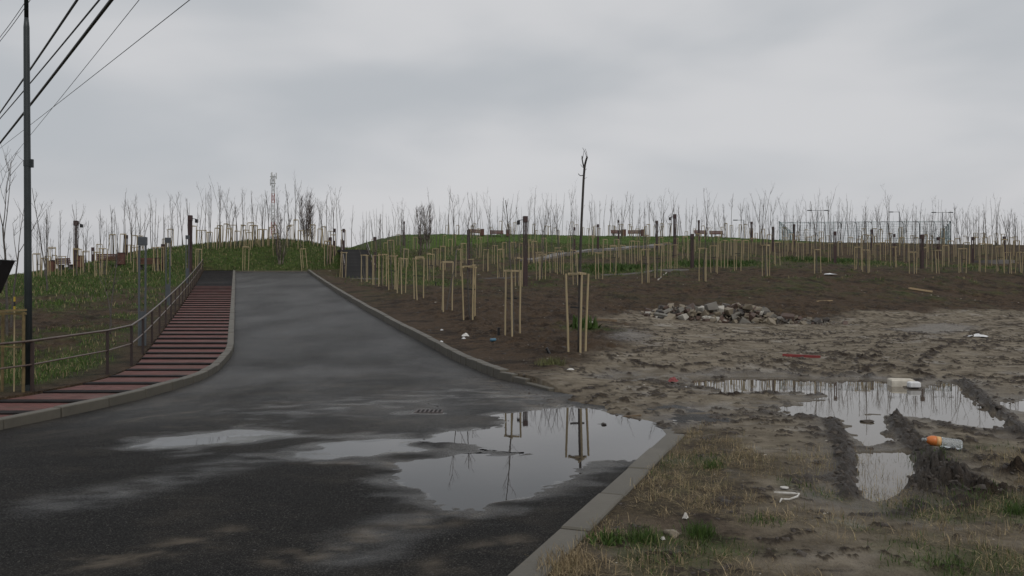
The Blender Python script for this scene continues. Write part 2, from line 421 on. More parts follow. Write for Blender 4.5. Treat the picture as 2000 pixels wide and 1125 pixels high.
class MB:
    def __init__(s): s.v = []; s.f = []
    def add(s, vs, fs):
        b = len(s.v); s.v += [tuple(v) for v in vs]; s.f += [tuple(i + b for i in f) for f in fs]; return s
    def box(s, x0, x1, y0, y1, z0, z1, M=None, bev=0):
        if bev:
            b = bev; vs = []; 
            X = (x0, x1); Y = (y0, y1); Z = (z0, z1)
            idx = {}
            for i in (0, 1):
                for j in (0, 1):
                    for k in (0, 1):
                        sx, sy, sz = (1 - 2 * i) * b, (1 - 2 * j) * b, (1 - 2 * k) * b
                        for a, v in enumerate(((X[i], Y[j] + sy, Z[k] + sz), (X[i] + sx, Y[j], Z[k] + sz), (X[i] + sx, Y[j] + sy, Z[k]))):
                            idx[i, j, k, a] = len(vs); vs.append(v)
            fs = []
            for i in (0, 1): fs.append([idx[i, j, k, 0] for j, k in ((0, 0), (0, 1), (1, 1), (1, 0))])
            for j in (0, 1): fs.append([idx[i, j, k, 1] for i, k in ((0, 0), (0, 1), (1, 1), (1, 0))])
            for k in (0, 1): fs.append([idx[i, j, k, 2] for i, j in ((0, 0), (0, 1), (1, 1), (1, 0))])
            for i in (0, 1):
                for j in (0, 1): fs.append([idx[i, j, 0, 0], idx[i, j, 1, 0], idx[i, j, 1, 1], idx[i, j, 0, 1]])
                for k in (0, 1): fs.append([idx[i, 0, k, 0], idx[i, 1, k, 0], idx[i, 1, k, 2], idx[i, 0, k, 2]])
                for j in (0, 1):
                    for k in (0, 1): fs.append([idx[i, j, k, 0], idx[i, j, k, 1], idx[i, j, k, 2]])
            for j in (0, 1):
                for k in (0, 1): fs.append([idx[0, j, k, 1], idx[1, j, k, 1], idx[1, j, k, 2], idx[0, j, k, 2]])
        else:
            vs = [(x, y, z) for x in (x0, x1) for y in (y0, y1) for z in (z0, z1)]
            fs = [(0, 1, 3, 2), (4, 6, 7, 5), (0, 4, 5, 1), (2, 3, 7, 6), (0, 2, 6, 4), (1, 5, 7, 3)]
        if M is not None: vs = [tuple(M @ Vector(v)) for v in vs]
        return s.add(vs, fs)
    def tube(s, pts, rad, n=8, cap=True):
        pts = [Vector(p) for p in pts]
        if not isinstance(rad, (list, tuple)): rad = [rad] * len(pts)
        b = len(s.v); prev = None
        for i, p in enumerate(pts):
            t = (pts[min(i + 1, len(pts) - 1)] - pts[max(i - 1, 0)]).normalized()
            if prev is None:
                a = Vector((1, 0, 0)) if abs(t.x) < .8 else Vector((0, 1, 0))
            else: a = prev
            u = (a - t * a.dot(t)).normalized(); w = t.cross(u); prev = u
            for k in range(n):
                an = 2 * math.pi * k / n
                s.v.append(tuple(p + (u * math.cos(an) + w * math.sin(an)) * rad[i]))
        for i in range(len(pts) - 1):
            for k in range(n):
                a = b + i * n + k; c = b + i * n + (k + 1) % n
                s.f.append((a, c, c + n, a + n))
        if cap:
            s.f.append(tuple(b + k for k in range(n))[::-1])
            s.f.append(tuple(b + (len(pts) - 1) * n + k for k in range(n)))
        return s
    def bar(s, a, b, w, h, up=(0, 0, 1)):
        a = Vector(a); b = Vector(b); t = (b - a).normalized(); up = Vector(up)
        x = t.cross(up).normalized() * w / 2; y = x.cross(t).normalized() * h / 2
        vs = [p + i * x + j * y for p in (a, b) for i in (-1, 1) for j in (-1, 1)]
        return s.add(vs, [(0, 1, 3, 2), (4, 6, 7, 5), (0, 4, 5, 1), (2, 3, 7, 6), (0, 2, 6, 4), (1, 5, 7, 3)])
    def mesh(s, name, mat=None, smooth=False):
        me = bpy.data.meshes.new(name); me.from_pydata(s.v, [], s.f); me.update()
        import bmesh
        bm = bmesh.new(); bm.from_mesh(me); bmesh.ops.recalc_face_normals(bm, faces=bm.faces); bm.to_mesh(me); bm.free()
        if smooth: me.polygons.foreach_set('use_smooth', np.ones(len(me.polygons), bool))
        if mat is not None: me.materials.append(mat)
        return me
    def build(s, name, mat, parent=None, smooth=False, loc=None, rz=0):
        return link(name, s.mesh(name, mat, smooth), None, parent, loc, rz)

# ------------------------------------------------------------------ materials
class NT:
    def __init__(s, name):
        s.m = bpy.data.materials.new(name); s.m.use_nodes = True
        s.t = s.m.node_tree; s.t.nodes.clear()
        s.o = s.n('ShaderNodeOutputMaterial'); s.b = s.n('ShaderNodeBsdfPrincipled')
        s.l(s.b.outputs[0], s.o.inputs[0]); s.co = s.n('ShaderNodeTexCoord').outputs['Object']
    def n(s, t, **k):
        x = s.t.nodes.new(t)
        for a, b in k.items(): setattr(x, a, b)
        return x
    def l(s, a, b): s.t.links.new(a, b)
    def put(s, sock, v):
        if hasattr(v, 'is_output') or isinstance(v, bpy.types.NodeSocket): s.l(v, sock)
        elif isinstance(v, (tuple, list)) and len(v) == 3 and sock.type == 'RGBA': sock.default_value = (*v, 1)
        else: sock.default_value = v
    def noise(s, sc, det=4, rough=.55, vec=None, dist=0):
        x = s.n('ShaderNodeTexNoise'); x.inputs['Scale'].default_value = sc; x.inputs['Detail'].default_value = det
        x.inputs['Roughness'].default_value = rough; x.inputs['Distortion'].default_value = dist
        s.l(vec or s.co, x.inputs['Vector']); return x.outputs['Fac']
    def mapping(s, scale, rot=(0, 0, 0)):
        x = s.n('ShaderNodeMapping'); x.inputs['Scale'].default_value = scale; x.inputs['Rotation'].default_value = rot
        s.l(s.co, x.inputs['Vector']); return x.outputs[0]
    def rng(s, v, a, b, c=0., d=1., clamp=True):
        x = s.n('ShaderNodeMapRange'); x.clamp = clamp
        s.l(v, x.inputs[0])
        for i, q in enumerate((a, b, c, d)): x.inputs[i + 1].default_value = q
        return x.outputs[0]
    def mix(s, f, a, b):
        x = s.n('ShaderNodeMix', data_type='RGBA'); s.put(x.inputs[0], f); s.put(x.inputs[6], a); s.put(x.inputs[7], b); return x.outputs[2]
    def mul(s, a, b, op='MULTIPLY'):
        x = s.n('ShaderNodeMath', operation=op); s.put(x.inputs[0], a); s.put(x.inputs[1], b); x.use_clamp = False; return x.outputs[0]
    def attr(s, name):
        x = s.n('ShaderNodeAttribute'); x.attribute_name = name; return x
    def sep(s, c):
        x = s.n('ShaderNodeSeparateColor'); s.l(c, x.inputs[0]); return x.outputs
    def bump(s, h, st=.3, dist=.02):
        x = s.n('ShaderNodeBump'); s.put(x.inputs['Strength'], st); x.inputs['Distance'].default_value = dist
        s.l(h, x.inputs['Height']); s.l(x.outputs[0], s.b.inputs['Normal'])
    def set(s, **k):
        for a, v in k.items(): s.put(s.b.inputs[{'col': 'Base Color', 'rough': 'Roughness', 'metal': 'Metallic', 'ior': 'IOR', 'spec': 'Specular IOR Level', 'trans': 'Transmission Weight', 'alpha': 'Alpha'}[a]], v)
        return s.m

def plain(name, c, c2=None, rough=.7, sc=6, metal=0, bump=0, spec=.5, sc_b=40):
    t = NT(name); c2 = c2 or tuple(x * .7 for x in c)
    f = t.rng(t.noise(sc, 5, .6), .32, .68)
    oi = t.n('ShaderNodeObjectInfo').outputs['Random']
    f2 = t.rng(t.mul(f, t.rng(oi, 0, 1, -.25, .25), 'ADD'), 0, 1)
    t.set(col=t.mix(f2, c2, c), rough=rough, metal=metal, spec=spec)
    if bump: t.bump(t.noise(sc_b, 4), bump, .01)
    return t.m

M = {}
# ground
t = NT('ground'); a1 = t.sep(t.attr('m1').outputs['Color']); a2 = t.sep(t.attr('m2').outputs['Color'])
nb = t.noise(.35, 5, .6); nm = t.noise(2.6, 6, .65); nf = t.noise(17, 5, .7); nff = t.noise(60, 3, .7); nk = t.noise(6.5, 6, .75)
soil = t.mix(t.rng(nm, .35, .68), (.021, .0135, .0085), (.090, .058, .034))
soil = t.mix(t.rng(nk, .55, .68, 0, .75), soil, (.125, .090, .061))
soil = t.mix(t.rng(nk, .45, .34, 0, .85), soil, (.012, .009, .007))
soil = t.mix(t.rng(nf, .50, .74), soil, (.150, .112, .080))
soil = t.mix(t.rng(nb, .45, .62, 0, .7), soil, (.076, .053, .035))
soil = t.mix(t.rng(t.noise(.9, 5, .65), .50, .62, 0, .75), soil, (.020, .015, .011))
pale = t.mix(t.rng(nm, .36, .66), (.136, .112, .082), (.320, .275, .208))
pale = t.mix(t.rng(nf, .55, .75, 0, .5), pale, (.090, .074, .054))
pale = t.mix(t.rng(nb, .4, .65, 0, .35), pale, (.195, .168, .126))
pale = t.mix(t.rng(nk, .44, .33, 0, .8), pale, (.050, .039, .028))
dark = t.mix(t.rng(nf, .35, .65), (.016, .012, .009), (.058, .042, .030))
grn = t.mix(t.rng(nm, .35, .65), (.020, .037, .009), (.072, .102, .024))
grn = t.mix(t.rng(nf, .5, .72, 0, .6), grn, (.100, .080, .044))
turf = t.mix(t.rng(nm, .3, .7), (.052, .088, .020), (.090, .140, .034))
grn = t.mix(t.rng(nk, .45, .35, 0, .7), grn, (.012, .014, .007))
strw = t.mix(t.rng(nf, .35, .68), (.030, .023, .014), (.120, .092, .055))
c = t.mix(a1[1], soil, pale)
c = t.mix(t.mul(a2[2], .8), c, strw)
c = t.mix(a1[0], c, grn)
c = t.mix(a2[0], c, turf)
c = t.mix(a1[2], c, dark)
wetc = t.mix(t.mul(a2[1], .45), c, (.055, .045, .035))
film = t.mul(t.rng(t.noise(1.1, 4, .6), .54, .66), t.mul(a1[1], t.rng(a1[2], .2, .5, 1, 0)))
ro = t.mul(t.rng(t.mul(a2[1], .7, 'MULTIPLY'), 0, 1, .82, .34), t.rng(film, 0, 1, 1, .55))
t.set(col=wetc, rough=ro, spec=t.rng(t.mul(a2[1], film, 'ADD'), 0, 1, .12, .45))
t.bump(t.mul(t.mul(nf, .6), nff, 'ADD'), .9, .05)
M['ground'] = t.m

# asphalt
t = NT('asphalt'); w_ = t.sep(t.attr('m1').outputs['Color'])
nb = t.noise(.5, 5, .6); nf = t.noise(75, 4, .8); nff = t.noise(190, 2, .7); nm = t.noise(3.5, 5, .6)
asp = t.mix(t.rng(nf, .38, .68), (.005, .0048, .0047), (.028, .027, .026))
asp = t.mix(t.rng(t.noise(90, 1, .5),   .60, .68, 0, .6), asp, (.16, .15, .135))
asp = t.mix(t.rng(nb, .42, .62, 0, .3), asp, (.011, .0108, .0105))
asp = t.mix(t.mul(w_[1], t.rng(nm, .38, .62, .25, 1)), asp, (.175, .146, .112))
wf = t.rng(t.mul(w_[0], t.mul(t.mul(nf, -.5, 'ADD'), t.rng(w_[0], .75, 1, 1.3, .2)), 'ADD'), .05, .95)
ro = t.mul(t.rng(wf, 0, 1, .85, .07), t.rng(nff, .3, .7, .85, 1.15))
t.set(col=t.mix(t.mul(wf, .35), asp, (.022, .021, .020)), rough=ro, spec=t.rng(wf, 0, .8, .16, .34))
t.bump(t.mul(nf, nff, 'ADD'), t.rng(w_[0], .45, .97, 1.0, .04), .02)
M['asphalt'] = t.m

# water over mud or asphalt
def water(name, c):
    t = NT(name)
    t.set(col=c, rough=.012, ior=1.333, spec=.5)
    t.bump(t.noise(5, 3, .5), .012, .02)
    return t.m
M['water_mud'] = water('muddy_water', (.085, .070, .052))
M['water_road'] = water('road_water', (.024, .021, .019))

def concrete(name, a, b):
    t = NT(name); nf = t.noise(30, 5, .7); nb = t.noise(1.7, 5, .65)
    oi = t.n('ShaderNodeObjectInfo').outputs['Random']
    c = t.mix(t.rng(nb, .3, .7), b, a); c = t.mix(t.rng(nf, .55, .8, 0, .6), c, tuple(x * .55 for x in a))
    c = t.mix(t.rng(oi, 0, 1, 0, .75), c, b)
    c = t.mix(t.rng(t.noise(.8, 3), .56, .7, 0, .7), c, (.07, .058, .044))
    t.set(col=c, rough=.62, spec=.4); t.bump(nf, .25, .01); return t.m
M['kerb'] = concrete('kerb_concrete', (.130, .118, .095), (.080, .073, .059))
M['path'] = concrete('path_concrete', (.20, .19, .18), (.13, .12, .115))
M['step_dark'] = concrete('dark_step', (.045, .044, .045), (.022, .022, .023))
M['nosing'] = plain('dark_nosing', (.024, .020, .020), (.010, .009, .009), .85, 5, spec=.15)

# red pavers of the stepped path
t = NT('red_paver'); bk = t.n('ShaderNodeTexBrick'); bk.offset = .5
bk.inputs['Scale'].default_value = 5; bk.inputs['Brick Width'].default_value = 1.0; bk.inputs['Row Height'].default_value = .5; bk.inputs['Mortar Size'].default_value = .03
bk.inputs['Color1'].default_value = (.160, .064, .056, 1); bk.inputs['Color2'].default_value = (.110, .047, .041, 1); bk.inputs['Mortar'].default_value = (.035, .025, .022, 1)
t.l(t.co, bk.inputs['Vector'])
c = t.mix(t.rng(t.noise(1.3, 5, .65), .45, .7, 0, .6), bk.outputs[0], (.085, .060, .048))
t.set(col=c, rough=t.rng(t.noise(2, 4), .3, .7, .6, .85), spec=.2); t.bump(bk.outputs['Fac'], -.2, .01); M['paver'] = t.m

# timber stakes
t = NT('stake_wood'); v = t.mapping((14, 14, 1.2))
c = t.mix(t.rng(t.noise(2.2, 5, .65, v), .3, .7), (.27, .205, .108), (.42, .34, .20))
c = t.mix(t.rng(t.noise(7, 3, .6, t.mapping((3, 3, 1.5))), .64, .72, 0, .75), c, (.09, .062, .035))
oi = t.n('ShaderNodeObjectInfo').outputs['Random']; c = t.mix(t.rng(oi, 0, 1, 0, .45), c, (.33, .275, .185))
t.set(col=c, rough=.7); t.bump(t.noise(8, 4, .6, v), .2, .006); M['stake'] = t.m
M['stake_old'] = plain('weathered_stake', (.20, .150, .062), (.11, .08, .036), .8, 9, bump=.3)
M['stake_end'] = plain('stake_end_wood', (.36, .27, .16), (.26, .19, .10), .75, 20)
M['bark'] = plain('bark', (.115, .102, .090), (.055, .048, .043), .85, 14, bump=.4)
M['twig'] = plain('twig_bark', (.150, .132, .116), (.085, .074, .066), .85, 9)
M['bark_dark'] = plain('dark_bark', (.060, .052, .047), (.030, .026, .024), .85, 14, bump=.4)
M['bark_red'] = plain('reddish_twigs', (.085, .062, .056), (.050, .036, .034), .85, 9)
M['bark_pale'] = plain('pale_bark', (.34, .30, .25), (.16, .13, .11), .8, 11, bump=.3)
M['maroon'] = plain('maroon_steel', (.052, .024, .023), (.032, .017, .017), .5, 5)
M['maroon_wood'] = plain('maroon_boards', (.135, .056, .038), (.08, .034, .025), .55, 7)
M['grey_steel'] = plain('grey_steel', (.085, .095, .105), (.055, .062, .07), .42, 4)
M['pole'] = plain('dark_green_steel', (.024, .032, .033), (.014, .019, .020), .45, 4)
M['black'] = plain('black_plastic', (.012, .012, .013), (.008, .008, .009), .45, 6)
M['rail'] = plain('rail_steel', (.120, .088, .070), (.065, .042, .034), .38, 6)
M['rail_post'] = plain('rail_post_steel', (.050, .032, .028), (.030, .020, .018), .5, 6)
M['cable'] = plain('cable_black', (.018, .019, .022), (.012, .012, .014), .5, 3)
M['foam'] = plain('foam_white', (.62, .58, .50), (.45, .41, .34), .8, 12, bump=.2)
M['foam_w'] = plain('foam_clean', (.72, .73, .74), (.55, .55, .55), .8, 12, bump=.2)
M['paper'] = plain('white_plastic', (.62, .61, .58), (.40, .38, .34), .6, 9)
M['white_box'] = plain('sticker_white', (.45, .46, .47), None, .6, 9)
M['red'] = plain('red_plastic', (.22, .030, .028), (.12, .022, .02), .5, 8)
M['blue'] = plain('blue_plastic', (.075, .19, .27), (.05, .12, .18), .35, 8)
M['mast_red'] = plain('mast_red', (.36, .16, .15), (.30, .14, .13), .6, 3)
M['mast_white'] = plain('mast_white', (.55, .55, .56), (.48, .48, .49), .6, 3)
M['fence'] = plain('fence_teal', (.060, .170, .160), (.05, .13, .125), .6, 3)
M['fence_post'] = plain('fence_post_steel', (.06, .085, .09), (.05, .07, .075), .5, 3)
M['lamp_arm'] = plain('lamp_grey', (.12, .13, .14), None, .5, 3)
ROCKS = [concrete('rubble_grey', (.20, .19, .165), (.11, .10, .086)), concrete('rubble_beige', (.27, .228, .170), (.15, .125, .09)),
         concrete('rubble_brown', (.12, .075, .055), (.06, .04, .032)), concrete('rubble_dark', (.070, .062, .055), (.035, .030, .027)),
         concrete('rubble_pale', (.5, .48, .43), (.34, .32, .28))]
t = NT('grass_blades'); a = t.sep(t.attr('m1').outputs['Color'])
c = t.mix(a[0], (.027, .056, .011), (.088, .140, .030)); c = t.mix(a[1], c, t.mix(a[0], (.120, .088, .050), (.44, .345, .20)))
t.set(col=c, rough=.65, spec=.3); M['grass'] = t.m
M['clod'] = plain('mud_clod', (.062, .048, .036), (.026, .020, .016), .7, 14, bump=.5)
M['pebble'] = plain('pebble_dark', (.040, .037, .034), (.018, .017, .016), .6, 14)
M['grit'] = plain('grit_grey', (.13, .12, .11), (.03, .03, .03), .8, 300)
M['chip'] = plain('pale_chip', (.42, .39, .34), (.22, .19, .15), .7, 10)
t = NT('clear_plastic'); t.set(col=(.80, .84, .85), rough=.18, trans=.75, ior=1.15); M['clear'] = t.m
M['orange'] = plain('orange_label', (.62, .185, .045), (.50, .14, .03), .4, 9)
M['orange_pale'] = plain('orange_label_pale', (.70, .40, .16), (.60, .34, .13), .4, 9)
M['yellow'] = plain('yellow_paint', (.42, .30, .03), None, .6, 9)
M['wood_old'] = plain('old_plank', (.19, .135, .085), (.10, .07, .045), .75, 9)

# ------------------------------------------------------------------ ground sheet
front = np.concatenate([np.linspace(-80, -37, 60, endpoint=False), np.linspace(-37, 37, 640), np.linspace(37, 80, 61)[1:]])
back = np.linspace(80, 280, 70)[1:-1]
ang = np.radians(np.concatenate([front, back]))
rad = np.concatenate([[.6, 1.2, 1.8], 2.3 * (150 / 2.3) ** (np.linspace(0, 1, 740)), [160, 172, 190, 220, 270, 340, 450, 620, 800]])
A, RR = np.meshgrid(ang, rad)
GX = (RR * np.sin(A)).ravel(); GY = (RR * np.cos(A)).ravel()
gz, GM = ground(GX, GY, fine=True, masks=True)
na, nr = len(ang), len(rad)
V = np.column_stack([GX, GY, gz])
i = np.arange(nr - 1)[:, None] * na; j = np.arange(na)[None]; j2 = (j + 1) % na
quads = np.stack([i + j, i + j2, i + na + j2, i + na + j], -1).reshape(-1, 4)[:, ::-1]
# the small hole under the tripod point is closed by a fan of quads
V = np.vstack([V, [[0, 0, float(ground(0., 0.)[0])]]])
cidx = len(V) - 1
jj = np.arange(0, na - 1, 2)
fan = np.stack([np.full(len(jj), cidx), jj, jj + 1, (jj + 2) % na], -1)[:, ::-1]
quads = np.vstack([quads, fan])
ap = lambda k: np.append(GM[k], 0)
one = np.ones(len(V))
me = mesh_np('ground', V, quads, {'m1': ('FLOAT_COLOR', np.column_stack([ap('green'), ap('pale'), ap('dark'), one])),
                                  'm2': ('FLOAT_COLOR', np.column_stack([ap('turf'), ap('wet'), ap('straw'), one]))})
tag(link('ground', me, M['ground']), kind='structure')

# ------------------------------------------------------------------ road
ys = np.concatenate([np.linspace(-40, 2, 40, endpoint=False), 2.0 * (63.2 / 2.0) ** np.linspace(0, 1, 620)])
us = np.linspace(0, 1, 250)
def road_h(X, Y):
    d = np.full(X.shape, -1e9)
    for k_, p in enumerate(ROADP): d = np.maximum(d, sdf(X, Y, p) + (.07 if k_ in (1, 2) else 0))
    d = d + .05 + .07 * fbm(X * 1.9, Y * 1.9, 71, 4) + (.12 + .12 * sst(1.0, -.5, X)) * pn(X * .9, Y * 2.4, 75)
    z = zroad(Y) + np.where(d > 0, -np.minimum(.0005 + d * .016, .03), np.minimum(-d * .016, .018)) * sst(21, 17, Y)
    z += (zleft(Y) - zroad(Y)) * sst(2.6, 0, X - XL(Y))
    z += (.0035 * fbm(X * 2.6, Y * 2.6, 81, 3) + .0022 * pn(X * 11, Y * 11, 83)) * sst(.25, -.1, d)
    return z, d
XX = np.stack([XL(ys) + (np.maximum(XR(ys) + 1.2 * sst(8.9, 9.9, ys) * sst(13.6, 12.6, ys), XL(ys) + .5) - XL(ys)) * u for u in us], 1)
YY = np.repeat(ys[:, None], len(us), 1)
x, y = XX.ravel(), YY.ravel()
rz_, rd = road_h(x, y)
dirx, diry = x * .75 + y * .66, -x * .66 + y * .75
streak = fbm(x * .55 + .12 * y, y * .26 - .05 * x, 91, 5, .55)
wet = np.clip(.64 + .22 * streak, 0, 1) * (.12 + .88 * sst(6.4, 11.5, y + .45 * (x + 2))) * .72
wet = np.maximum(wet, .86 * sst(-.50, .0, rd + .24 * fbm(x * 1.7, y * 2.6, 95, 5)))
wet = np.maximum(wet, sst(-.06, .0, rd))
for pl_, ww in (([(120,985),(220,968),(330,940),(420,915),(520,895),(620,880)], .38), ([(720,1060),(800,1020),(900,975),(980,950)], .34), ([(600,800),(760,790),(900,770),(1050,780)], 1.6), ([(640,1100),(760,1080)], .2)):
    e = np.exp(-(pline(x, y, fl(pl_)) / ww) ** 2)
    wet = np.maximum(wet, e * np.clip(.56 + .55 * fbm(x * 1.8, y * 3.2, 99, 5), 0, .88))
up = sst(17, 23, y)
wet = wet * (1 - up) + up * np.clip(.50 + .09 * fbm(x * .5, y * .22, 92, 4), .1, .7)
silt = np.zeros_like(wet)
for pl_, ww, aa in (([(560,1095),(700,1060),(850,1015),(960,960)], .20, .95), ([(150,1110),(300,1085),(450,1050)], .22, .85), ([(270,815),(400,805)], .25, .8), ([(450,760),(520,752)], .25, .4), ([(850,1120),(1000,1060)], .16, .85),
                    ([(1000,770),(1100,800),(1200,815)], .55, .9), ([(940,740),(1000,770),(1040,790)], .30, .75), ([(620,900),(760,905),(880,915)], .18, .75), ([(700,835),(830,820)], .2, .4), ([(330,835),(560,830)], .15, .3)):
    silt = np.maximum(silt, aa * np.exp(-(pline(x, y, fl(pl_)) / ww) ** 2))
silt *= np.clip(.45 + 1.2 * fbm(x * 2.4, y * 3.4, 97, 5, .6), 0, 1.2)
silt = np.maximum(silt, .30 * sst(20, 14, y) * (.15 + .85 * sst(7.5, 10.5, y + .3 * (x + 2))) * np.clip(.4 + fbm(x * .8, y * 1.3, 107, 4), 0, 1))
silt = np.maximum(silt, .12 * np.clip(fbm(x * 1.1, y * 1.6, 105, 4) * 2, 0, 1))
m_, n_ = len(ys), len(us)
i = np.arange(m_ - 1)[:, None] * n_; j = np.arange(n_ - 1)[None]
q = np.stack([i + j, i + j + 1, i + n_ + j + 1, i + n_ + j], -1).reshape(-1, 4)
o1 = np.ones(len(x))
me = mesh_np('road', np.column_stack([x, y, rz_]), q, {'m1': ('FLOAT_COLOR', np.column_stack([np.clip(wet, 0, 1), np.clip(silt, 0, 1), o1 * 0, o1]))})
tag(link('road', me, M['asphalt']), kind='structure')

# puddles: level sheets of water lying in the hollows
def puddle(poly, z, grow, mat):
    p = np.array(poly); c = p.mean(0); n = len(p)
    nx = np.roll(p, -1, 0) - np.roll(p, 1, 0); nrm = np.column_stack([nx[:, 1], -nx[:, 0]]); nrm /= np.linalg.norm(nrm, axis=1)[:, None] + 1e-9
    if ((p[:, 0] * np.roll(p[:, 1], -1) - np.roll(p[:, 0], -1) * p[:, 1]).sum()) < 0: nrm = -nrm
    p2 = p + nrm * grow
    mb = MB(); mb.add([(a, b, 0) for a, b in p2], [tuple(range(n))])
    me = mb.mesh('puddle', mat)
    o = link('puddle', me, None); o.location.z = z
    if me.polygons[0].normal.z < 0: me.flip_normals()
    return tag(o, kind='structure')
for k_, p in enumerate(ROADP[:3]): puddle(p, -.0022 * k_, .20 if k_ == 0 else .16, M['water_road'])
for p in MUDP[:3]: puddle(p, 0.002, .13, M['water_mud'])
for p in MUDP[3:6]: puddle(p, 0.006, .05, M['water_mud'])

# ------------------------------------------------------------------ kerbs, stone by stone
def kerb(name, fx, y0, y1, side, htop, w=.17, step=1.0, drop=None):
    root = link(name, None); tag(root, kind='structure')
    y = y0
    while y < y1 - .05:
        st = step if not (14.2 < y < 21.5 and name == 'kerb') else step * .5
        yb = min(y + st * .95, y1)
        xa, xb = float(fx(y)), float(fx(yb))
        L = math.hypot(xb - xa, yb - y)
        a = math.atan2(xb - xa, yb - y)
        zf = zleft if side < 0 else zroad
        za, zb = float(zf(y)), float(zf(yb))
        key = round(L - .02, 2)
        me = _kerbm.get((key, w))
        if me is None:
            me = _kerbm[(key, w)] = MB().box(0, w, 0, key, -.30, 0, bev=.012).mesh('kerb_stone', M['kerb'])
        o = link('kerb_stone', me, None, root)
        dz = htop if drop is None else drop((y + yb) / 2)
        o.location = (xa, y, za + dz + random.uniform(-.009, .009))
        o.location.x += random.uniform(-.006, .006)
        o.rotation_euler = (math.atan2(zb - za, L), 0, -a)
        if side < 0:
            o.location.x -= w * math.cos(a); o.location.y += w * math.sin(a)
        y = yb
    return root
_kerbm = {}
kerb('kerb', XL, 4.0, 61.2, -1, .16)
kerb('kerb', XR, 13.6, 61.2, 1, .16, w=.19, drop=lambda y: .195 * float(sst(13.0, 16.2, y)) + .01)
kerb('kerb', XR, -3.0, 9.9, 1, .05, w=.21, drop=lambda y: .05 - .05 * float(sst(8.6, 9.8, y)))
root = link('kerb', None); tag(root, kind='structure')
xa, xb = float(XS(61.4)), float(XR(61.4))
for k in range(8):
    L = (xb - xa) / 8
    o = MB().box(0, L - .008, 0, .17, -.3, 0, bev=.012)  .build('kerb_stone', M['kerb'], root, loc=(xa + k * L, 61.45, 3.30 + .16))

# ------------------------------------------------------------------ stepped path on the left
sp = thing('stepped_path', 'long red paved stepped path with dark risers climbing beside the road', 'steps', (0, 0, 0))
def zstep(Y): return float(zleft(Y)) + float(np.clip(.035 + .010 * (Y - 9), -.02, .13))
yy = 3.4; k = 0
while yy < 60.6:
    y2 = min(yy + 1.02, 61.35); z = zstep(yy + .6); zb = zstep(yy - 1.02 + .6)
    up_ = float(sst(18, 24, yy)); nz = .26 + .10 * up_; sl = (zstep(y2 + .6) - z) * (.22 + .26 * up_)
    n = 3; mb = MB()
    vs = []; fs = []
    for q_ in range(n + 1):
        y_ = yy + nz - .005 + (y2 - yy - nz + .005) * q_ / n
        xl, xr = float(XS(y_)) + .02, float(XL(y_)) - .175
        zz = z + sl * q_ / n
        vs += [(xl, y_, zz), (xr, y_, zz), (xl, y_, z - .3), (xr, y_, z - .3)]
    for q_ in range(n):
        b = q_ * 4; fs += [(b, b + 1, b + 5, b + 4), (b, b + 4, b + 6, b + 2), (b + 1, b + 3, b + 7, b + 5)]
    fs += [(0, 2, 3, 1), (n * 4, n * 4 + 1, n * 4 + 3, n * 4 + 2)]
    tr = mb.add(vs, fs).build('tread', M['paver'] if yy < 46 else M['step_dark'], sp)
    xl, xr = float(XS(yy)) + .02, float(XL(yy)) - .175
    xl2, xr2 = float(XS(yy + nz)) + .02, float(XL(yy + nz)) - .175
    rs = MB().add([(xl, yy, z + .004), (xr, yy, z + .004), (xl2, yy + nz, z + .004), (xr2, yy + nz, z + .004), (xl, yy, z - .3), (xr, yy, z - .3), (xl2, yy + nz, z - .3), (xr2, yy + nz, z - .3)],
                  [(0, 1, 3, 2), (0, 4, 5, 1), (2, 3, 7, 6), (0, 2, 6, 4), (1, 5, 7, 3), (4, 6, 7, 5)]).build('riser', M['nosing'], sp)
    yy = y2; k += 1

# handrail
hr = thing('handrail', 'two bar steel handrail on thin posts along the stepped path', 'handrail')
py_ = [8.6, 11.0, 13.6, 16.0, 17.55] + [17.55 + 2.3 * k for k in range(1, 20)]
py_ = [p for p in py_ if p < 61.3]
tops = []
for p in py_:
    x = float(XS(p)) - .06; z = zstep(p)
    if p < 17: x -= .10
    h = .88
    MB().box(-.022, .022, -.022, .022, -.35, h - .02).build('post', M['rail_post'], hr, loc=(x, p, z))
    tops.append((x, p, z + h))
def sm(tp, dz): return [(a, b, c - dz) for a, b, c in tp]
MB().tube(sm(tops, 0), .021, 8).build('top_rail', M['rail'], hr, True)
MB().tube(sm(tops, .40), .015, 8).build('middle_rail', M['rail'], hr, True)

# ------------------------------------------------------------------ far dark stair in the saddle
a = np.array(P(703, 545, 57.2)); b = np.array(P(690, 488, 67.5))
fs_ = thing('stair', 'wide flight of black steps climbing between the grassy mound and the hill', 'steps')
NS = 20; d = (b - a); dh = d[:2] / np.linalg.norm(d[:2]); angs = math.atan2(-dh[0], dh[1])
run = np.linalg.norm(d[:2]) / NS; rise = (d[2]) / NS
stm = MB().box(-1.12, 1.12, 0, run + .05, -2.2, 0).mesh('step', M['step_dark'])
for k in range(NS):
    link('step', stm, None, fs_, (a[0] + dh[0] * run * k, a[1] + dh[1] * run * k, a[2] + rise * (k + 1) - .0), angs)
MB().box(-1.25, 1.25, -1.4, .0, -.4, .04).build('landing', M['path'], fs_, loc=(a[0], a[1], a[2]), rz=angs)
MB().box(-1.3, 1.3, 0, 3, -1.5, 0.0).build('landing', M['step_dark'], fs_, loc=(b[0], b[1], b[2] - .01), rz=angs)
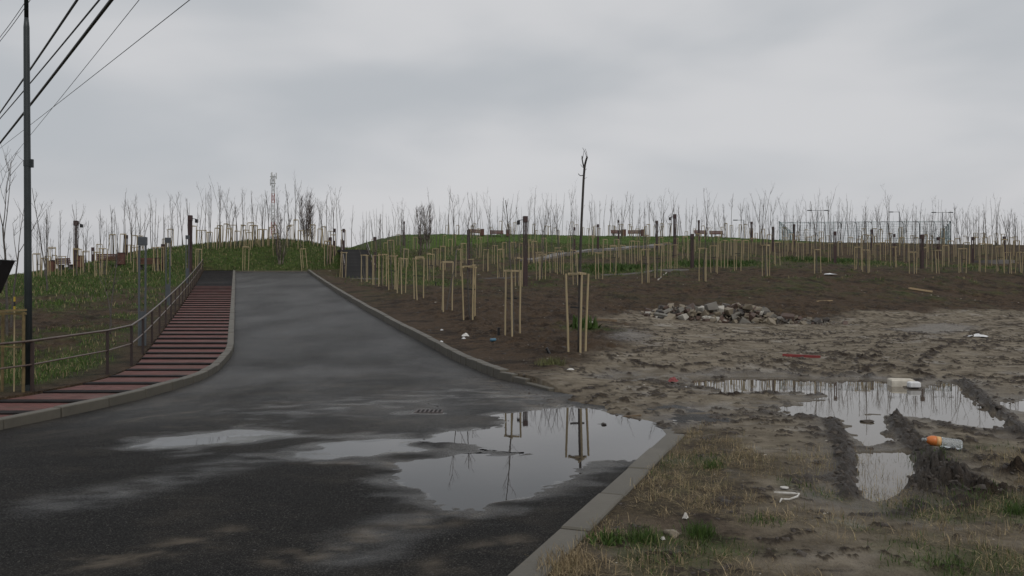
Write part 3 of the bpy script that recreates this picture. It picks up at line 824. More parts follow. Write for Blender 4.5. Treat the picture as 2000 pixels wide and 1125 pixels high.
for s in (-1, 1):
    for (u0, u1, w0) in ((.5, 7.5, 'lower'), (10.5, 19, 'upper')):
        h2 = thing('handrail', '%s hand rail on the %s side of the black stair' % (w0 if w0 == 'lower' else 'upper', 'left' if s < 0 else 'right'), 'handrail')
        def pt(u, h): 
            q0 = a + np.array([dh[0] * run * u, dh[1] * run * u, rise * u]); sx = s * 1.05
            return (q0[0] + dh[1] * sx, q0[1] - dh[0] * sx, q0[2] + h)
        MB().tube([pt(u0, .95), pt(u1, .95)], .03, 6).build('top_rail', M['rail'], h2)
        MB().tube([pt(u0, .55), pt(u1, .55)], .025, 6).build('middle_rail', M['rail'], h2)
        for u in np.linspace(u0, u1, 4): MB().tube([pt(u, 0), pt(u, .95)], .025, 6).build('post', M['rail_post'], h2)

# ------------------------------------------------------------------ paths on the far hill
def ribbon(name, pxs, w, mat, dz=.03):
    pp = [gpix(a, b) for a, b in pxs]
    P2 = []
    for (a, b) in zip(pp[:-1], pp[1:]):
        nseg = max(2, int(math.dist(a[:2], b[:2]) / 1.0))
        for k in range(nseg): P2.append([a[i] + (b[i] - a[i]) * k / nseg for i in (0, 1)])
    P2.append(list(pp[-1][:2])); P2 = np.array(P2)
    t_ = np.gradient(P2, axis=0); t_ /= np.linalg.norm(t_, axis=1)[:, None]; nn = np.column_stack([t_[:, 1], -t_[:, 0]])
    mb = MB(); L = P2 - nn * w / 2; Rr = P2 + nn * w / 2
    zl, zr2 = ground(L[:, 0], L[:, 1], True), ground(Rr[:, 0], Rr[:, 1], True)
    zz = np.maximum(zl, zr2) + dz
    vs = []; fs = []
    for k in range(len(P2)):
        vs += [(L[k][0], L[k][1], zz[k]), (Rr[k][0], Rr[k][1], zz[k]), (L[k][0], L[k][1], zz[k] - .4), (Rr[k][0], Rr[k][1], zz[k] - .4)]
    for k in range(len(P2) - 1):
        b = 4 * k; fs += [(b, b + 1, b + 5, b + 4), (b, b + 4, b + 6, b + 2), (b + 1, b + 3, b + 7, b + 5)]
    fs += [(0, 2, 3, 1), (len(vs) - 4, len(vs) - 3, len(vs) - 1, len(vs) - 2)]
    return tag(mb.add(vs, fs).build(name, mat), kind='structure')
ribbon('path', [(1030,509),(1095,499),(1210,487),(1300,478)], 1.6, M['path'], .10)
ribbon('path_edging', [(935,544),(1000,543),(1060,541)], .12, M['path'], .05)
ribbon('path_edging', [(1175,536),(1250,533),(1345,528)], .12, M['path'], .05)
g = gpix(1940, 512)
MB().tube([(0, 0, -.4), (0, 0, .14)], 1.6, 28).build('paved_circle', M['path'], loc=g); 
tag(bpy.data.objects['paved_circle'], kind='structure')

# ------------------------------------------------------------------ staked frames and young trees
def stake_mesh(seed, h=1.82, r=.026):
    rnd = random.Random(seed); mb = MB()
    bx, by = rnd.uniform(-.012, .012), rnd.uniform(-.012, .012)
    mb.tube([(0, 0, -.35), (bx, by, .5), (bx * .3, by * .6, 1.2), (0, 0, h)], [r * 1.04, r, r * .98, r * .95], 10)
    return mb.mesh('stake', M['stake'], False)
STK = [stake_mesh(k) for k in range(5)]
def frame_proto(seed, w=.40, gap=False):
    rnd = random.Random(seed)
    root = link('stake_frame', None)
    rz = rnd.uniform(0, 2 * math.pi) if seed else math.radians(12)
    root['_rz'] = rz
    pts3 = [(w * .6 * math.cos(rz + k * 2 * math.pi / 3), w * .6 * math.sin(rz + k * 2 * math.pi / 3)) for k in range(3)]
    tp = []
    for k, (x, y) in enumerate(pts3):
        o = link('stake', STK[(seed + k) % 5], None, root, (x, y, 0))
        tx, ty = rnd.gauss(0, .024), rnd.gauss(0, .024)
        o.rotation_euler = (tx, ty, rnd.uniform(0, 6)); tp.append((x + 1.8 * ty, y - 1.8 * tx))
    for k in range(3 if rnd.random() < .7 else 2):
        a, b = Vector(tp[k]), Vector(tp[(k + 1) % 3]); e = (b - a).normalized() * .05; nn = Vector((e.y, -e.x)).normalized() * .0
        z = 1.80 + rnd.uniform(-.025, .02) + .012 * k
        MB().bar((*(a - e + nn), z), (*(b + e + nn), z + rnd.uniform(-.02, .02)), .036, .048).build('crossbar', M['stake'], root)
    ctr = Vector((0, 0, 0)); MB().bar((*tp[0], 1.02), (*tp[1], 1.04), .012, .035).build('tie', M['black'], root)
    return root
FR = [frame_proto(k) for k in range(8)]
FRZ = [o.pop('_rz') for o in FR]
FRJ = []
for k in range(6):                        # simple version for the far ones
    rnd = random.Random(50 + k); mb = MB(); rz = rnd.uniform(0, 6.28); w = .42
    tp = [(w * .6 * math.cos(rz + q * 2.094), w * .6 * math.sin(rz + q * 2.094)) for q in range(3)]
    for x, y in tp: mb.tube([(x, y, -.4), (x + rnd.uniform(-.05, .05), y, 1.8)], .027, 6)
    for q in range(3): mb.bar((*tp[q], 1.8), (*tp[(q + 1) % 3], 1.8), .045, .06)
    FRJ.append(mb.mesh('stake_frame', M['stake']))

def gen_tree(seed, h, kind):
    rnd = random.Random(seed); tr, br = MB(), MB()
    def limb(mb, p, d, L, r0, r1, n, sides, wob=.10, upb=.06):
        pts = [Vector(p)]; d = Vector(d).normalized()
        for k in range(n):
            d = (d + Vector((rnd.uniform(-wob, wob), rnd.uniform(-wob, wob), rnd.uniform(-wob * .4, wob * .4) + upb))).normalized()
            pts.append(pts[-1] + d * L / n)
        mb.tube(pts, [r0 + (r1 - r0) * k / n for k in range(n + 1)], sides); return pts
    lean = (rnd.uniform(-.07, .07), rnd.uniform(-.07, .07), 1)
    tk = h * {'whip': .97, 'fork': .55, 'fan': .62}[kind]
    r0 = .033 + .004 * h / 5
    pts = limb(tr, (0, 0, -.3), lean, tk + .3, r0, r0 * (.28 if kind == 'whip' else .6), 9, 7, .045, .02)
    def at(f): 
        f *= len(pts) - 1; i = min(int(f), len(pts) - 2); return pts[i].lerp(pts[i + 1], f - i)
    def side(p, el, L, r, depth=0):
        az = rnd.uniform(0, 6.28); d = (math.cos(az) * math.cos(el), math.sin(az) * math.cos(el), math.sin(el))
        q = limb(br, p, d, L, r, r * .4, 4, 4, .12, .08)
        if depth < 2 and L > .35:
            for _ in range(rnd.randint(1, 3)):
                side(q[rnd.randint(1, 3)], el + rnd.uniform(-.5, .2), L * rnd.uniform(.35, .6), max(r * .6, .0045), depth + 1)
    if kind == 'whip':
        for k in range(rnd.randint(6, 11)): f = rnd.uniform(.45, .99); side(at(f), rnd.uniform(.85, 1.3), (1.25 - f) * rnd.uniform(.6, 1.3) + .1, .0075)
    else:
        nb_ = rnd.randint(2, 3) if kind == 'fork' else rnd.randint(3, 5)
        for k in range(nb_):
            az = k * 6.28 / nb_ + rnd.uniform(-.4, .4); el = rnd.uniform(1.22, 1.45) if kind == 'fork' else rnd.uniform(1.1, 1.42)
            d = (math.cos(az) * math.cos(el), math.sin(az) * math.cos(el), math.sin(el)); L = (h - tk) * rnd.uniform(.75, 1.1)
            q = limb(br, pts[-1] if k % 2 == 0 else at(rnd.uniform(.85, 1)), d, L, r0 * .36, .006, 6, 5, .06, .03)
            for _ in range(rnd.randint(2, 5)): side(q[rnd.randint(2, 6)], rnd.uniform(.8, 1.3), L * rnd.uniform(.15, .4), .0065, 1)
        for k in range(rnd.randint(1, 4)): side(at(rnd.uniform(.6, .95)), rnd.uniform(.6, 1.1), rnd.uniform(.3, .8), .007, 1)
    return tr.mesh('trunk', M['bark'], True), br.mesh('crown', M['twig'], True)
TREES = [gen_tree(100 + k, 4.7 + .5 * math.sin(k * 2.3), ['whip', 'fork', 'fan', 'whip', 'whip'][k % 5]) for k in range(20)]
def gen_bushy(seed, h=5.0):
    rnd = random.Random(seed); tr, br = MB(), MB()
    for k in range(4):
        az = rnd.uniform(0, 6.28); x, y = .12 * math.cos(az), .12 * math.sin(az)
        P_ = [Vector((x, y, -.3))]; d = Vector((math.cos(az) * .10, math.sin(az) * .10, 1))
        for q in range(8): d = (d + Vector((rnd.uniform(-.05, .05), rnd.uniform(-.05, .05), .05))).normalized(); P_.append(P_[-1] + d * h * .9 / 8)
        tr.tube(P_, [.045 * (1 - .85 * q / 8) for q in range(9)], 6)
        for _ in range(60):
            i_ = rnd.randint(2, 8); p = P_[i_ - 1].lerp(P_[i_], rnd.random()); a2_ = rnd.uniform(0, 6.28); el = rnd.uniform(.75, 1.35); L = rnd.uniform(.5, 1.5) * (1.15 - i_ / 12)
            d2 = Vector((math.cos(a2_) * math.cos(el), math.sin(a2_) * math.cos(el), math.sin(el)))
            m_ = p + d2 * L * .5 + Vector((rnd.uniform(-.06, .06), rnd.uniform(-.06, .06), .05)); e_ = m_ + (d2 + Vector((0, 0, .5))).normalized() * L * .5
            br.tube([p, m_, e_], [.011, .009, .005], 4)
    return tr.mesh('trunk', M['bark_pale'], True), br.mesh('crown', M['bark_red'], True)
BUSHY = [gen_bushy(300 + k) for k in range(3)]

TREE_COUNT = [0]
def put_tree(x, y, z, label, group, var=None, s=1.0, rz=None, tilt=(0, 0), bushy=False):
    TREE_COUNT[0] += 1
    lib = BUSHY if bushy else TREES
    tm, bm_ = lib[(var if var is not None else random.randrange(len(lib))) % len(lib)]
    r_ = thing('bare_tree', label, 'tree', (x, y, z), group=group)
    r_.rotation_euler = (tilt[0], tilt[1], random.uniform(0, 6.28) if rz is None else rz); r_.scale = (s ** .5, s ** .5, s)
    link('trunk', tm, None, r_); link('crown', bm_, None, r_)
    return r_
used = {}
def put_frame(x, y, z, label, group, var=None, far=False, rz=None, s=1.0):
    if far:
        o = link('stake_frame', random.choice(FRJ), None, None, (x, y, z), random.uniform(0, 6.28)); o.rotation_euler.x = random.gauss(0, .03); o.rotation_euler.y = random.gauss(0, .03); tag(o, label, 'tree stakes', group)
    else:
        v = (random.randrange(len(FR)) if var is None else var)
        if v not in used: o = FR[v]; used[v] = 1
        else: o = copy_tree(FR[v])
        o.location = (x, y, z); o.rotation_euler = (0, 0, random.uniform(0, 6.28) if rz is None else rz); tag(o, label, 'tree stakes', group)
    o.scale = (1, 1, s)
    return o

CROWD = []
ordn = ['first', 'second', 'third', 'fourth', 'fifth', 'sixth', 'seventh', 'eighth', 'ninth', 'tenth', 'eleventh']
row = [(1129,690,18.6,0),(1001,655,22.4,1),(919,625,27.5,2),(871,605,30.5,3),(817,585,35,4),(784,574,39,5),(768,570,42,6),(747,563,45.5,7),(733,560,48,1),(713,552,53,3),(669,545,55.5,5)]
for k, (px, py, Y, v) in enumerate(row):
    x = (px - 1000) / F * Y; z = float(ground(x, Y)[0])
    put_frame(x, Y, z, ('tall pale timber stake frame nearest the camera, round the tall dark sapling' if k == 0 else
              '%s timber stake frame counted up the roadside row from the nearest one' % ordn[k] if k < 10 else 'small stake frame left of the foot of the black stair'), 'stake frames in the row beside the road', v, rz=R((38, 28, 52, 130, 25, 40, 80, 100, 20, 60, 35)[k]) - FRZ[v])
    if k and k < 10 and k != 4:
        put_tree(x, Y, z, 'thin bare sapling inside the %s stake frame of the roadside row' % ordn[k], 'saplings in the row beside the road', [0, 9, 3, 6, 12, 0, 4, 9, 3, 6][k], random.uniform(.62, .82) if k > 1 else .76)

# the tall dark sapling by the kerb end, modelled on its own
x, Y = row[0][0] / F * 0 + (1131 - 1000) / F * 18.7, 18.7
z = float(ground(x, Y)[0]); tall = thing('bare_tree', 'tall dark leaning sapling with pruned knobby top in the nearest stake frame', 'tree', (x, Y, z))
def pl3(l, dy=0):
    return [Vector(P(a, b, Y + dy * k)) - Vector((x, Y, z)) for k, (a, b) in enumerate(l)]
tp_ = pl3([(1130,700),(1131,640),(1132,560),(1134,480),(1136,430),(1138,390),(1140,350),(1141.5,330),(1143,320)], .01)
MB().tube(tp_, [.032, .034, .031, .031, .029, .028, .027, .026, .024], 9).build('trunk', M['bark_dark'], tall, True)
cb = MB()
for l, r0, r1 in (([(1143,320),(1145,312),(1146.5,308),(1147,306)], .024, .020), ([(1141.5,330),(1139,320),(1137,310),(1137,304)], .018, .010), ([(1146,308),(1144,300),(1142,295),(1138,288)], .007, .004),
                  ([(1147,307),(1146,298),(1143,290)], .006, .004), ([(1140,342),(1134,343),(1131,341),(1130,339)], .012, .007), ([(1141,338),(1143,333),(1146,329)], .006, .004), ([(1138,310),(1140,300),(1141,292)], .006, .004),
                  ([(1141,328),(1137,325),(1134,321)], .007, .004), ([(1140,352),(1143,348),(1147,346)], .005, .003)):
    cb.tube(pl3(l, random.uniform(-.04, .04)), [r0 + (r1 - r0) * k / (len(l) - 1) for k in range(len(l))], 6)
cb.build('crown', M['bark_dark'], tall, True)

def region(px, Y):
    if px < 345: return 'left slope'
    if px < 690: return 'mound'
    if Y > 92 and px < 1490: return 'turf hilltop'
    if px < 1130: return 'bank'
    if px < 1500: return 'middle field'
    return 'right field'
PHR = {'left slope': 'on the left grass slope above the handrail', 'mound': 'on the grassy mound at the top of the road', 'turf hilltop': 'on the smooth green hilltop',
       'bank': 'on the brown bank below the green hilltop', 'middle field': 'in the brown middle field above the rubble heap', 'right field': 'in the crowded brown field at the right'}
feet = [(897,541),(950,529),(966,516),(851,517),(840,548),(866,529),(920,555),(977,543),(1013,562),(1055,547),(1095,535),(765,520),(1003,507),(1019,505),(1036,515),(1046,517),(1063,504),(1080,534),(905,515),(985,503),(880,500),(790,525),(935,505),
 (1058,549),(1091,533),(1127,558),(1170,546),(1199,532),(1114,502),(1118,530),(1155,499),(1235,516),(1245,510),(1206,502),(1262,553),(1283,543),(1303,525),(1317,526),(1337,507),(1374,550),(1396,533),(1415,525),(1431,499),(1363,493),(1471,502),(1497,540),(1180,505),(1262,500),(1290,498),(1320,495),(1215,520),(1400,503),(1455,515),(1440,530),(1350,512),
 (1517,520),(1565,511),(1595,535),(1623,514),(1640,500),(1675,525),(1693,533),(1714,511),(1725,508),(1747,522),(1772,511),(1784,534),(1802,522),(1828,534),(1846,520),(1879,534),(1890,517),(1917,533),(1953,533),(1970,536),(1991,536),(1857,512),(1533,503),(1553,500),(1580,497),(1605,495),(1660,497),(1680,503),(1700,500),(1735,500),(1760,498),(1790,503),(1815,505),(1840,500),(1870,500),(1905,506),(1930,520),(1960,510),(1985,515),(1500,495),(1545,490),(1690,492),(1810,492),(1925,498),(1975,500),
 (72,540),(85,543),(101,540),(166,532),(190,540),(201,537),(221,503),(240,503),(267,532),(303,533),(314,533),(150,540),(120,540),(255,515),(330,520),
 (387,525),(402,485),(409,486),(423,486),(447,484),(440,481),(461,484),(471,482),(480,484),(488,486),(494,482),(509,483),(516,482),(527,481),(479,528),(594,527),(564,481),(577,474),(587,486),(626,483),(633,481),(639,519),(645,517),(430,480),(455,478),(500,477),(540,476),(610,479),(652,500),(540,500)]
NF = {}
for (px, py) in feet:
    x, Y, z = gpix(px, py)
    z = float(ground(x, Y, True)[0])
    rg = region(px, Y); far = Y > 62
    NF[rg] = NF.get(rg, 0) + 1
    CROWD.append((px, 'f', rg, put_frame(x, Y, z - .02, 'x', 'stake frames ' + PHR[rg], far=far, s=random.uniform(.78, 1.12))))
    if random.random() < .86 and (px, py) not in ((479,528),(594,527)):
        s = random.uniform(.75, 1.2) * (1.0 if rg in ('left slope', 'mound') else .85)
        CROWD.append((px, 't', rg, put_tree(x, Y, z, 'x', 'saplings ' + PHR[rg], None, s, None, (random.gauss(0, .045), random.gauss(0, .06)))))
# along and just behind the skylines
def scatter(n, p0, p1, y0, y1, rg, frames=.75, smin=.7, smax=1.05):
    c = 0
    while c < n:
        px = p0 + (c + random.random()) / n * (p1 - p0); Y = random.uniform(y0, y1); x = (px - 1000) / F * Y
        z = float(ground(x, Y)[0]); c += 1
        if random.random() < frames: CROWD.append((px, 'f', rg, put_frame(x, Y, z - .03, 'x', 'stake frames ' + PHR[rg], far=True, s=random.uniform(.78, 1.1))))
        CROWD.append((px, 't', rg, put_tree(x, Y, z, 'x', 'saplings ' + PHR[rg], None, random.uniform(smin, smax), None, (random.gauss(0, .04), random.gauss(0, .05)))))
scatter(16, 60, 345, 66, 76, 'left slope', .6)
scatter(9, 345, 520, 69, 77, 'mound', .6)
scatter(7, 540, 680, 71, 78, 'mound', .6)
scatter(64, 830, 1490, 97, 124, 'turf hilltop', .85, .9, 1.4)
scatter(8, 715, 850, 84, 108, 'bank', .6)
scatter(30, 1490, 2010, 86, 108, 'right field', .7, .85, 1.2)
scatter(44, 1490, 2010, 108, 128, 'right field', .3, 1.0, 1.6)
# the rest of the distant saplings: a fringe of whips past the ridge that nobody could count
fr_ = MB()
def whips(n, p0, p1, y0, y1, h0, h1):
    for c_ in range(n):
        px = p0 + (c_ + random.random()) / n * (p1 - p0); Y = random.uniform(y0, y1); x = (px - 1000) / F * Y; z = float(ground(x, Y)[0]); h = random.uniform(h0, h1)
        lx, ly = random.gauss(0, .05) * h, random.gauss(0, .05) * h
        p = [Vector((x, Y, z - .2)), Vector((x + lx * .3 + random.gauss(0, .04), Y + ly * .3, z + h * .4)), Vector((x + lx * .6, Y + ly * .6, z + h * .7)), Vector((x + lx, Y + ly, z + h))]
        fr_.tube(p, [.030, .024, .016, .007], 4, False)
        for k in range(random.randint(3, 8)):
            f = random.uniform(.4, .95); q = p[1].lerp(p[3], (f - .4) / .6); a_ = random.uniform(0, 6.28); L = random.uniform(.4, 1.3) * (1.2 - f); e_ = random.uniform(.9, 1.35)
            fr_.tube([q, q + Vector((math.cos(a_) * math.cos(e_), math.sin(a_) * math.cos(e_), math.sin(e_))) * L], [.008, .005], 3, False)
whips(80, 830, 1490, 114, 132, 2.8, 7.5); whips(130, 1480, 2040, 100, 130, 2.6, 6.6); whips(32, 700, 860, 88, 112, 3.5, 5.5); whips(16, 380, 690, 73, 80, 3.6, 5.4); whips(30, 40, 380, 67, 78, 3.0, 4.6)
tag(fr_.build('distant_saplings', M['twig'], None, True), 'thin fringe of countless distant bare saplings along the whole skyline', 'saplings', kind='stuff')
# bushy ones
for k, (px, py, Y, s, lab) in enumerate(((548,508,64.5,.95,'bushy many stemmed bare tree with pale trunks on front of the mound'),(598,474,72.5,1.0,'dense upright bare tree on the mound crest right of the lattice mast'),(612,478,71.5,.8,'shorter dense bare tree beside another on the mound crest'),
                                         (824,480,86,1.05,'left of two dense brushy trees at the left end of the green hill'),(838,482,87,1.12,'right of two dense brushy trees at the left end of the green hill'),(818,504,76,.45,'low brushy sapling on the bank under the green hill'))):
    x = (px - 1000) / F * Y
    put_tree(x, Y, float(ground(x, Y)[0]), lab, 'dense brushy trees', k, s, bushy=True)
# tall trees at the left edge
for px, py, Y, v, s, tl, lab in ((14,650,23,1,1.10,(0,-.01),'tall slim bare tree at the far left edge behind the yellow frame'),(22,640,25,7,.82,(0,.05),'forked bare tree leaning towards the dark pole at the left edge'),
                                 (93,560,46,3,1.25,(0,-.155),'long thin tree leaning left towards the dark pole'),(90,560,47,10,1.18,(0,-.10),'second thin leaning tree right of the dark pole'),(215,640,24,9,.52,(0,-.08),'dark thin sapling without stakes on the brown part of the left slope'),(218,632,26,6,.40,(0,.02),'small dark whip beside the sapling on the left slope')):
    x = (px - 1000) / F * Y
    put_tree(x, Y, float(ground(x, Y)[0]), lab, None, v, s, None, tl)
# near yellow-brown frame at the left edge
Y = 13.4; x = (14 - 1000) / F * Y; z = float(ground(x, Y)[0])
wf_ = put_frame(x, Y, z, 'weathered yellowish stake frame at the left edge beside the dark pole', None, 2, rz=.6, s=.74)
for ch in wf_.children:
    if ch.material_slots: ch.material_slots[0].link = 'OBJECT'; ch.material_slots[0].material = M['stake_old']
o = thing('marker_stake', 'thin yellow banded stake above the frame at the left edge', 'stake', (x + .03, Y + .15, z)); 
MB().tube([(0, 0, -.2), (0, 0, 1.42)], .012, 8).build('rod', M['stake'], o); MB().tube([(0, 0, 1.36), (0, 0, 1.44)], .017, 8).build('band', M['yellow'], o); MB().tube([(0, 0, 1.52), (0, 0, 1.60)], .017, 8).build('band', M['yellow'], o); MB().tube([(0, 0, 1.42), (0, 0, 1.60)], .012, 8).build('tip', M['black'], o)

# ------------------------------------------------------------------ pole and cables
x, Y = (57 - 1000) / F * 13.7, 13.7; z = float(ground(x, Y)[0])
pole = thing('utility_pole', 'tall dark green steel pole at the left under the cables', 'pole', (x, Y, z)); pole.rotation_euler = (0, -.011, 0)
MB().tube([(0, 0, -.5), (0, 0, 2.3), (0, 0, 6.2), (0, 0, 6.36)], [.060, .058, .047, .034], 16).build('shaft', M['pole'], pole, True)
MB().tube([(0, 0, 6.36), (0, 0, 8.8)], [.034, .032], 14).build('upper_shaft', M['pole'], pole, True)
MB().tube([(0, 0, 3.82), (0, 0, 3.92)], .060, 14).build('clamp', M['pole'], pole); MB().box(.045, .10, -.02, .02, 3.80, 3.94).build('bracket', M['pole'], pole)
MB().tube([(0, 0, -.1), (0, 0, .10)], .085, 14).build('collar', M['pole'], pole)
cabs = [((147,0),(0,217),12.5,24,.020,'upper thick cable'),((190,0),(0,229),13,27,.015,'middle cable'),((214,0),(0,277),11.5,24,.026,'thickest lowest black cable'),((268,0),(28,300),14,30,.006,'thin wire steeply crossing the shallow one'),((366,0),(0,288),15,38,.008,'thin wire with the shallowest slope'),((55,0),(0,76),14,17,.006,'thin wire across the top left corner'),((48,0),(0,68),14.6,18,.006,'second thin wire across the top left corner')]
for (p0, p1, y0, y1, r_, lab) in cabs:
    a, b = Vector(P(*p0, y0)), Vector(P(*p1, y1)); d = b - a
    pts_ = [a + d * u + Vector((0, 0, .35 * (u * (u - 1)) if 0 < u < 1 else 0)) * .2 for u in np.linspace(-.8, 2.0, 30)]
    tag(MB().tube(pts_, r_, 7).build('overhead_cable', M['cable'], None, True), lab + ' slanting through the sky at upper left', 'cable', 'overhead cables')

# black container at the left edge
x, Y = (-14 - 1000) / F * 15.5, 15.5
bn = thing('litter_bin', 'black tapered bin with white sticker cut by the left photo edge', 'bin', (x, Y, float(ground(x, Y)[0])))
zt = P(0, 510, Y)[2] - bn.location.z
mb = MB(); n = 4
mb.add([(-.12, -.12, zt - .62), (.08, -.12, zt - .62), (.08, .12, zt - .62), (-.12, .12, zt - .62), (-.34, -.2, zt - .03), (.30, -.2, zt), (.30, .2, zt), (-.34, .2, zt - .03)], [(0, 1, 2, 3), (4, 7, 6, 5), (0, 4, 5, 1), (1, 5, 6, 2), (2, 6, 7, 3), (3, 7, 4, 0)])
bd = mb.build('body', M['black'], bn); MB().box(.12, .22, -.206, -.201, zt - .10, zt - .03).build('sticker', M['white_box'], bd); MB().box(-.05, .03, -.04, .04, -.3, zt - .6).build('post', M['black'], bn)
MB().box(-.36, .32, -.22, .22, zt + .001, zt + .022).build('rim', M['black'], bn)

# ------------------------------------------------------------------ lamps
def grey_lamp(px, Y, lab):
    x = (px - 1000) / F * Y; z = float(ground(x, Y)[0]); o = thing('path_lamp', lab, 'lamp', (x, Y, z), rz=.1, group='grey twin tube lamps along the stepped path')
    for s in (-1, 1): MB().box(s * .082 - .022, s * .082 + .022, -.022, .022, -.3, 2.72, bev=.004).build('tube', M['grey_steel'], o)
    hd = MB().box(-.108, .108, -.075, .075, 2.70, 2.92, bev=.008).build('lamp_head', M['grey_steel'], o)
    MB().box(-.058, .058, -.03, .03, -.2, .92).build('base_panel', M['grey_steel'], o)
    MB().box(-.09, .09, -.06, .06, 2.685, 2.699).build('diffuser', M['white_box'], hd)
grey_lamp(278, 21.6, 'nearest grey twin tube lamp with box head beside the handrail')
grey_lamp(328, 34.6, 'middle grey twin tube lamp beside the handrail')
grey_lamp(366, 49, 'farthest grey twin tube lamp beside the maroon lamp tower')
def maroon_lamp(px, py, Y, h, lab, flood=1, group='maroon lamp towers'):
    x = (px - 1000) / F * Y; z = float(ground(x, Y)[0]); o = thing('lamp_tower', lab, 'lamp', (x, Y, z), rz=random.uniform(-.2, .2), group=group)
    w = .13; k = h * .42
    MB().box(-w, w, -w, w, -.4, k, bev=.01).build('base_box', M['maroon'], o)
    for sx in (-1, 0, 1):
        for sy in (-1, 1): MB().box(sx * .1 - .022, sx * .1 + .022, sy * .1 - .022, sy * .1 + .022, k, h - .30).build('tube', M['maroon'], o)
    MB().box(-w - .015, w + .015, -w - .015, w + .015, h - .38, h, bev=.01).build('head', M['maroon'], o)
    if flood:
        MB().bar((flood * w, 0, h - .22), (flood * (w + .28), 0, h - .26), .04, .04).build('arm', M['black'], o)
        fd = MB().box(flood * (w + .3) - .09, flood * (w + .3) + .09, -.10, .10, h - .52, h - .27, bev=.02).build('floodlight', M['black'], o)
        MB().box(flood * (w + .3) - .07, flood * (w + .3) + .07, -.08, .08, h - .526, h - .521).build('lens', M['white_box'], fd)
maroon_lamp(371, 545, 57, 4.2, 'maroon lamp tower with floodlight at the top of the handrail', 1)
maroon_lamp(148, 532, 62, 3.7, 'maroon lamp tower with floodlight beside the benches on the left slope', 1)
maroon_lamp(1026, 548, 49.5, 4.35, 'slim maroon lamp tower with floodlight in front of the green hill', -1)
maroon_lamp(1318, 505, 72, 3.9, 'maroon lamp tower with floodlight in the middle field', -1)
def post_lamp(px, py, top, lab=None, pyoff=0):
    x, Y, z = gpix(px, py); h = (py - top) * Y / F
    o = thing('post_lamp', lab or '', 'lamp', (x, Y, z), rz=random.uniform(-.4, .4), group='dark square post lamps')
    w = .095
    MB().box(-w, w, -w, w, -.4, h * .55).build('base_box', M['maroon'], o)
    for sx in (-1, 1):
        for sy in (-1, 1): MB().box(sx * .07 - .022, sx * .07 + .022, sy * .07 - .022, sy * .07 + .022, h * .55, h - .2).build('tube', M['maroon'], o)
    MB().box(-w - .01, w + .01, -w - .01, w + .01, h - .3, h).build('head', M['maroon'], o)
for px, py, tp2, lab in ((1352,526,457,'dark maroon post lamp in front of the dense weeds in the middle field'),(1631,516,452,'dark maroon post lamp standing lone in the right field'),(915,530,449,'dark maroon post lamp on the bank left of the benches'),(732,530,463,'maroon post lamp right of the black stair'),
    (1122,495,444,'maroon post lamp just left of the tall leaning sapling'),(1168,492,438,'maroon post lamp right of the tall leaning sapling'),(1283,488,431,'slim post lamp rising from the green hilltop right of its benches'),(1365,470,430,'dark post lamp on the crest right of the floodlight tower'),(1468,472,433,'dark post lamp at the right end of the green hilltop'),(1208,475,430,'grey post lamp on the hilltop left of the right benches'),
    (1510,490,443,'dark post lamp left of the teal court fence'),(1551,480,438,'thin dark post lamp before the left end of the teal fence'),(1801,525,458,'dark maroon post lamp before the right half of the court fence'),(1833,505,463,'dark post lamp below the right end of the court fence'),(1900,513,463,'dark post lamp with staked trees right of the court fence'),(1703,485,448,'thin dark post lamp before the middle of the court fence'),(1747,500,457,'short dark post lamp before the court fence'),(1962,500,462,'farthest right dark post lamp in the field'),
    (645,515,464,'left brown post lamp beside the upper black stair'),(653,500,447,'right brown post lamp beside the upper black stair'),(671,497,447,'brown post lamp at the top of the black stair'),(789,480,433,'dark post lamp on the saddle left of the brushy trees'),(181,508,478,'small dark post lamp on the left skyline'),(246,500,459,'brown post lamp on the left skyline'),(318,530,477,'dark post lamp behind the middle grey lamp')):
    post_lamp(px, py, tp2, lab)

# ------------------------------------------------------------------ benches and bins
def bench(px, Y, lab, rz, w=1.7):
    x = (px - 1000) / F * Y; z = float(ground(x, Y)[0]); o = thing('bench', lab, 'bench', (x, Y, z), rz)
    for k in range(3): MB().box(-w / 2, w / 2, -.22 + k * .15, -.09 + k * .15, .42, .46).build('seat_board', M['maroon_wood'], o)
    for k in range(3):
        yy_ = .26 + k * .035; MB().box(-w / 2, w / 2, yy_, yy_ + .035, .50 + k * .15, .63 + k * .15).build('back_board', M['maroon_wood'], o)
    for s in (-1, 1):
        MB().box(s * w * .36 - .05, s * w * .36 + .05, -.22, .25, -.25, .415).build('leg', M['path'], o); MB().bar((s * w * .36, .28, .2), (s * w * .36, .39, .93), .05, .04, (0, 1, 0)).build('back_support', M['maroon'], o)
def bin_(px, Y, lab):
    x = (px - 1000) / F * Y; z = float(ground(x, Y)[0]); o = thing('litter_bin', lab, 'bin', (x, Y, z), random.uniform(-.3, .3))
    MB().box(-.24, .24, -.2, .2, .10, .95, bev=.02).build('body', M['maroon_wood'], o); MB().box(-.26, .26, -.22, .22, .955, 1.0).build('lid', M['maroon'], o)
    for s in (-1, 1): MB().box(s * .2 - .025, s * .2 + .025, -.03, .03, -.3, .11).build('leg', M['maroon'], o)
for px, Y, lab, rz in ((130,61.5,'maroon bench left of the lamp tower on the left slope',2.7),(214,60,'long maroon bench right of the lamp tower on the left slope',3.2),(292,58,'maroon bench behind the nearest grey lamp',3.15),(930,111,'left maroon bench on the green hilltop',.5),(970,110,'second maroon bench on the green hilltop beside the bin',.1),(1207,111,'third hilltop bench right of the tall sapling',.3),(1240,110.5,'fourth hilltop bench, beside the far bin',-.1),(1370,110,'left of the two benches at the right end of the hilltop',.2),(1400,110,'rightmost bench on the hilltop',0)):
    bench(px, Y, lab, rz, 1.7 if Y < 100 else 1.9)
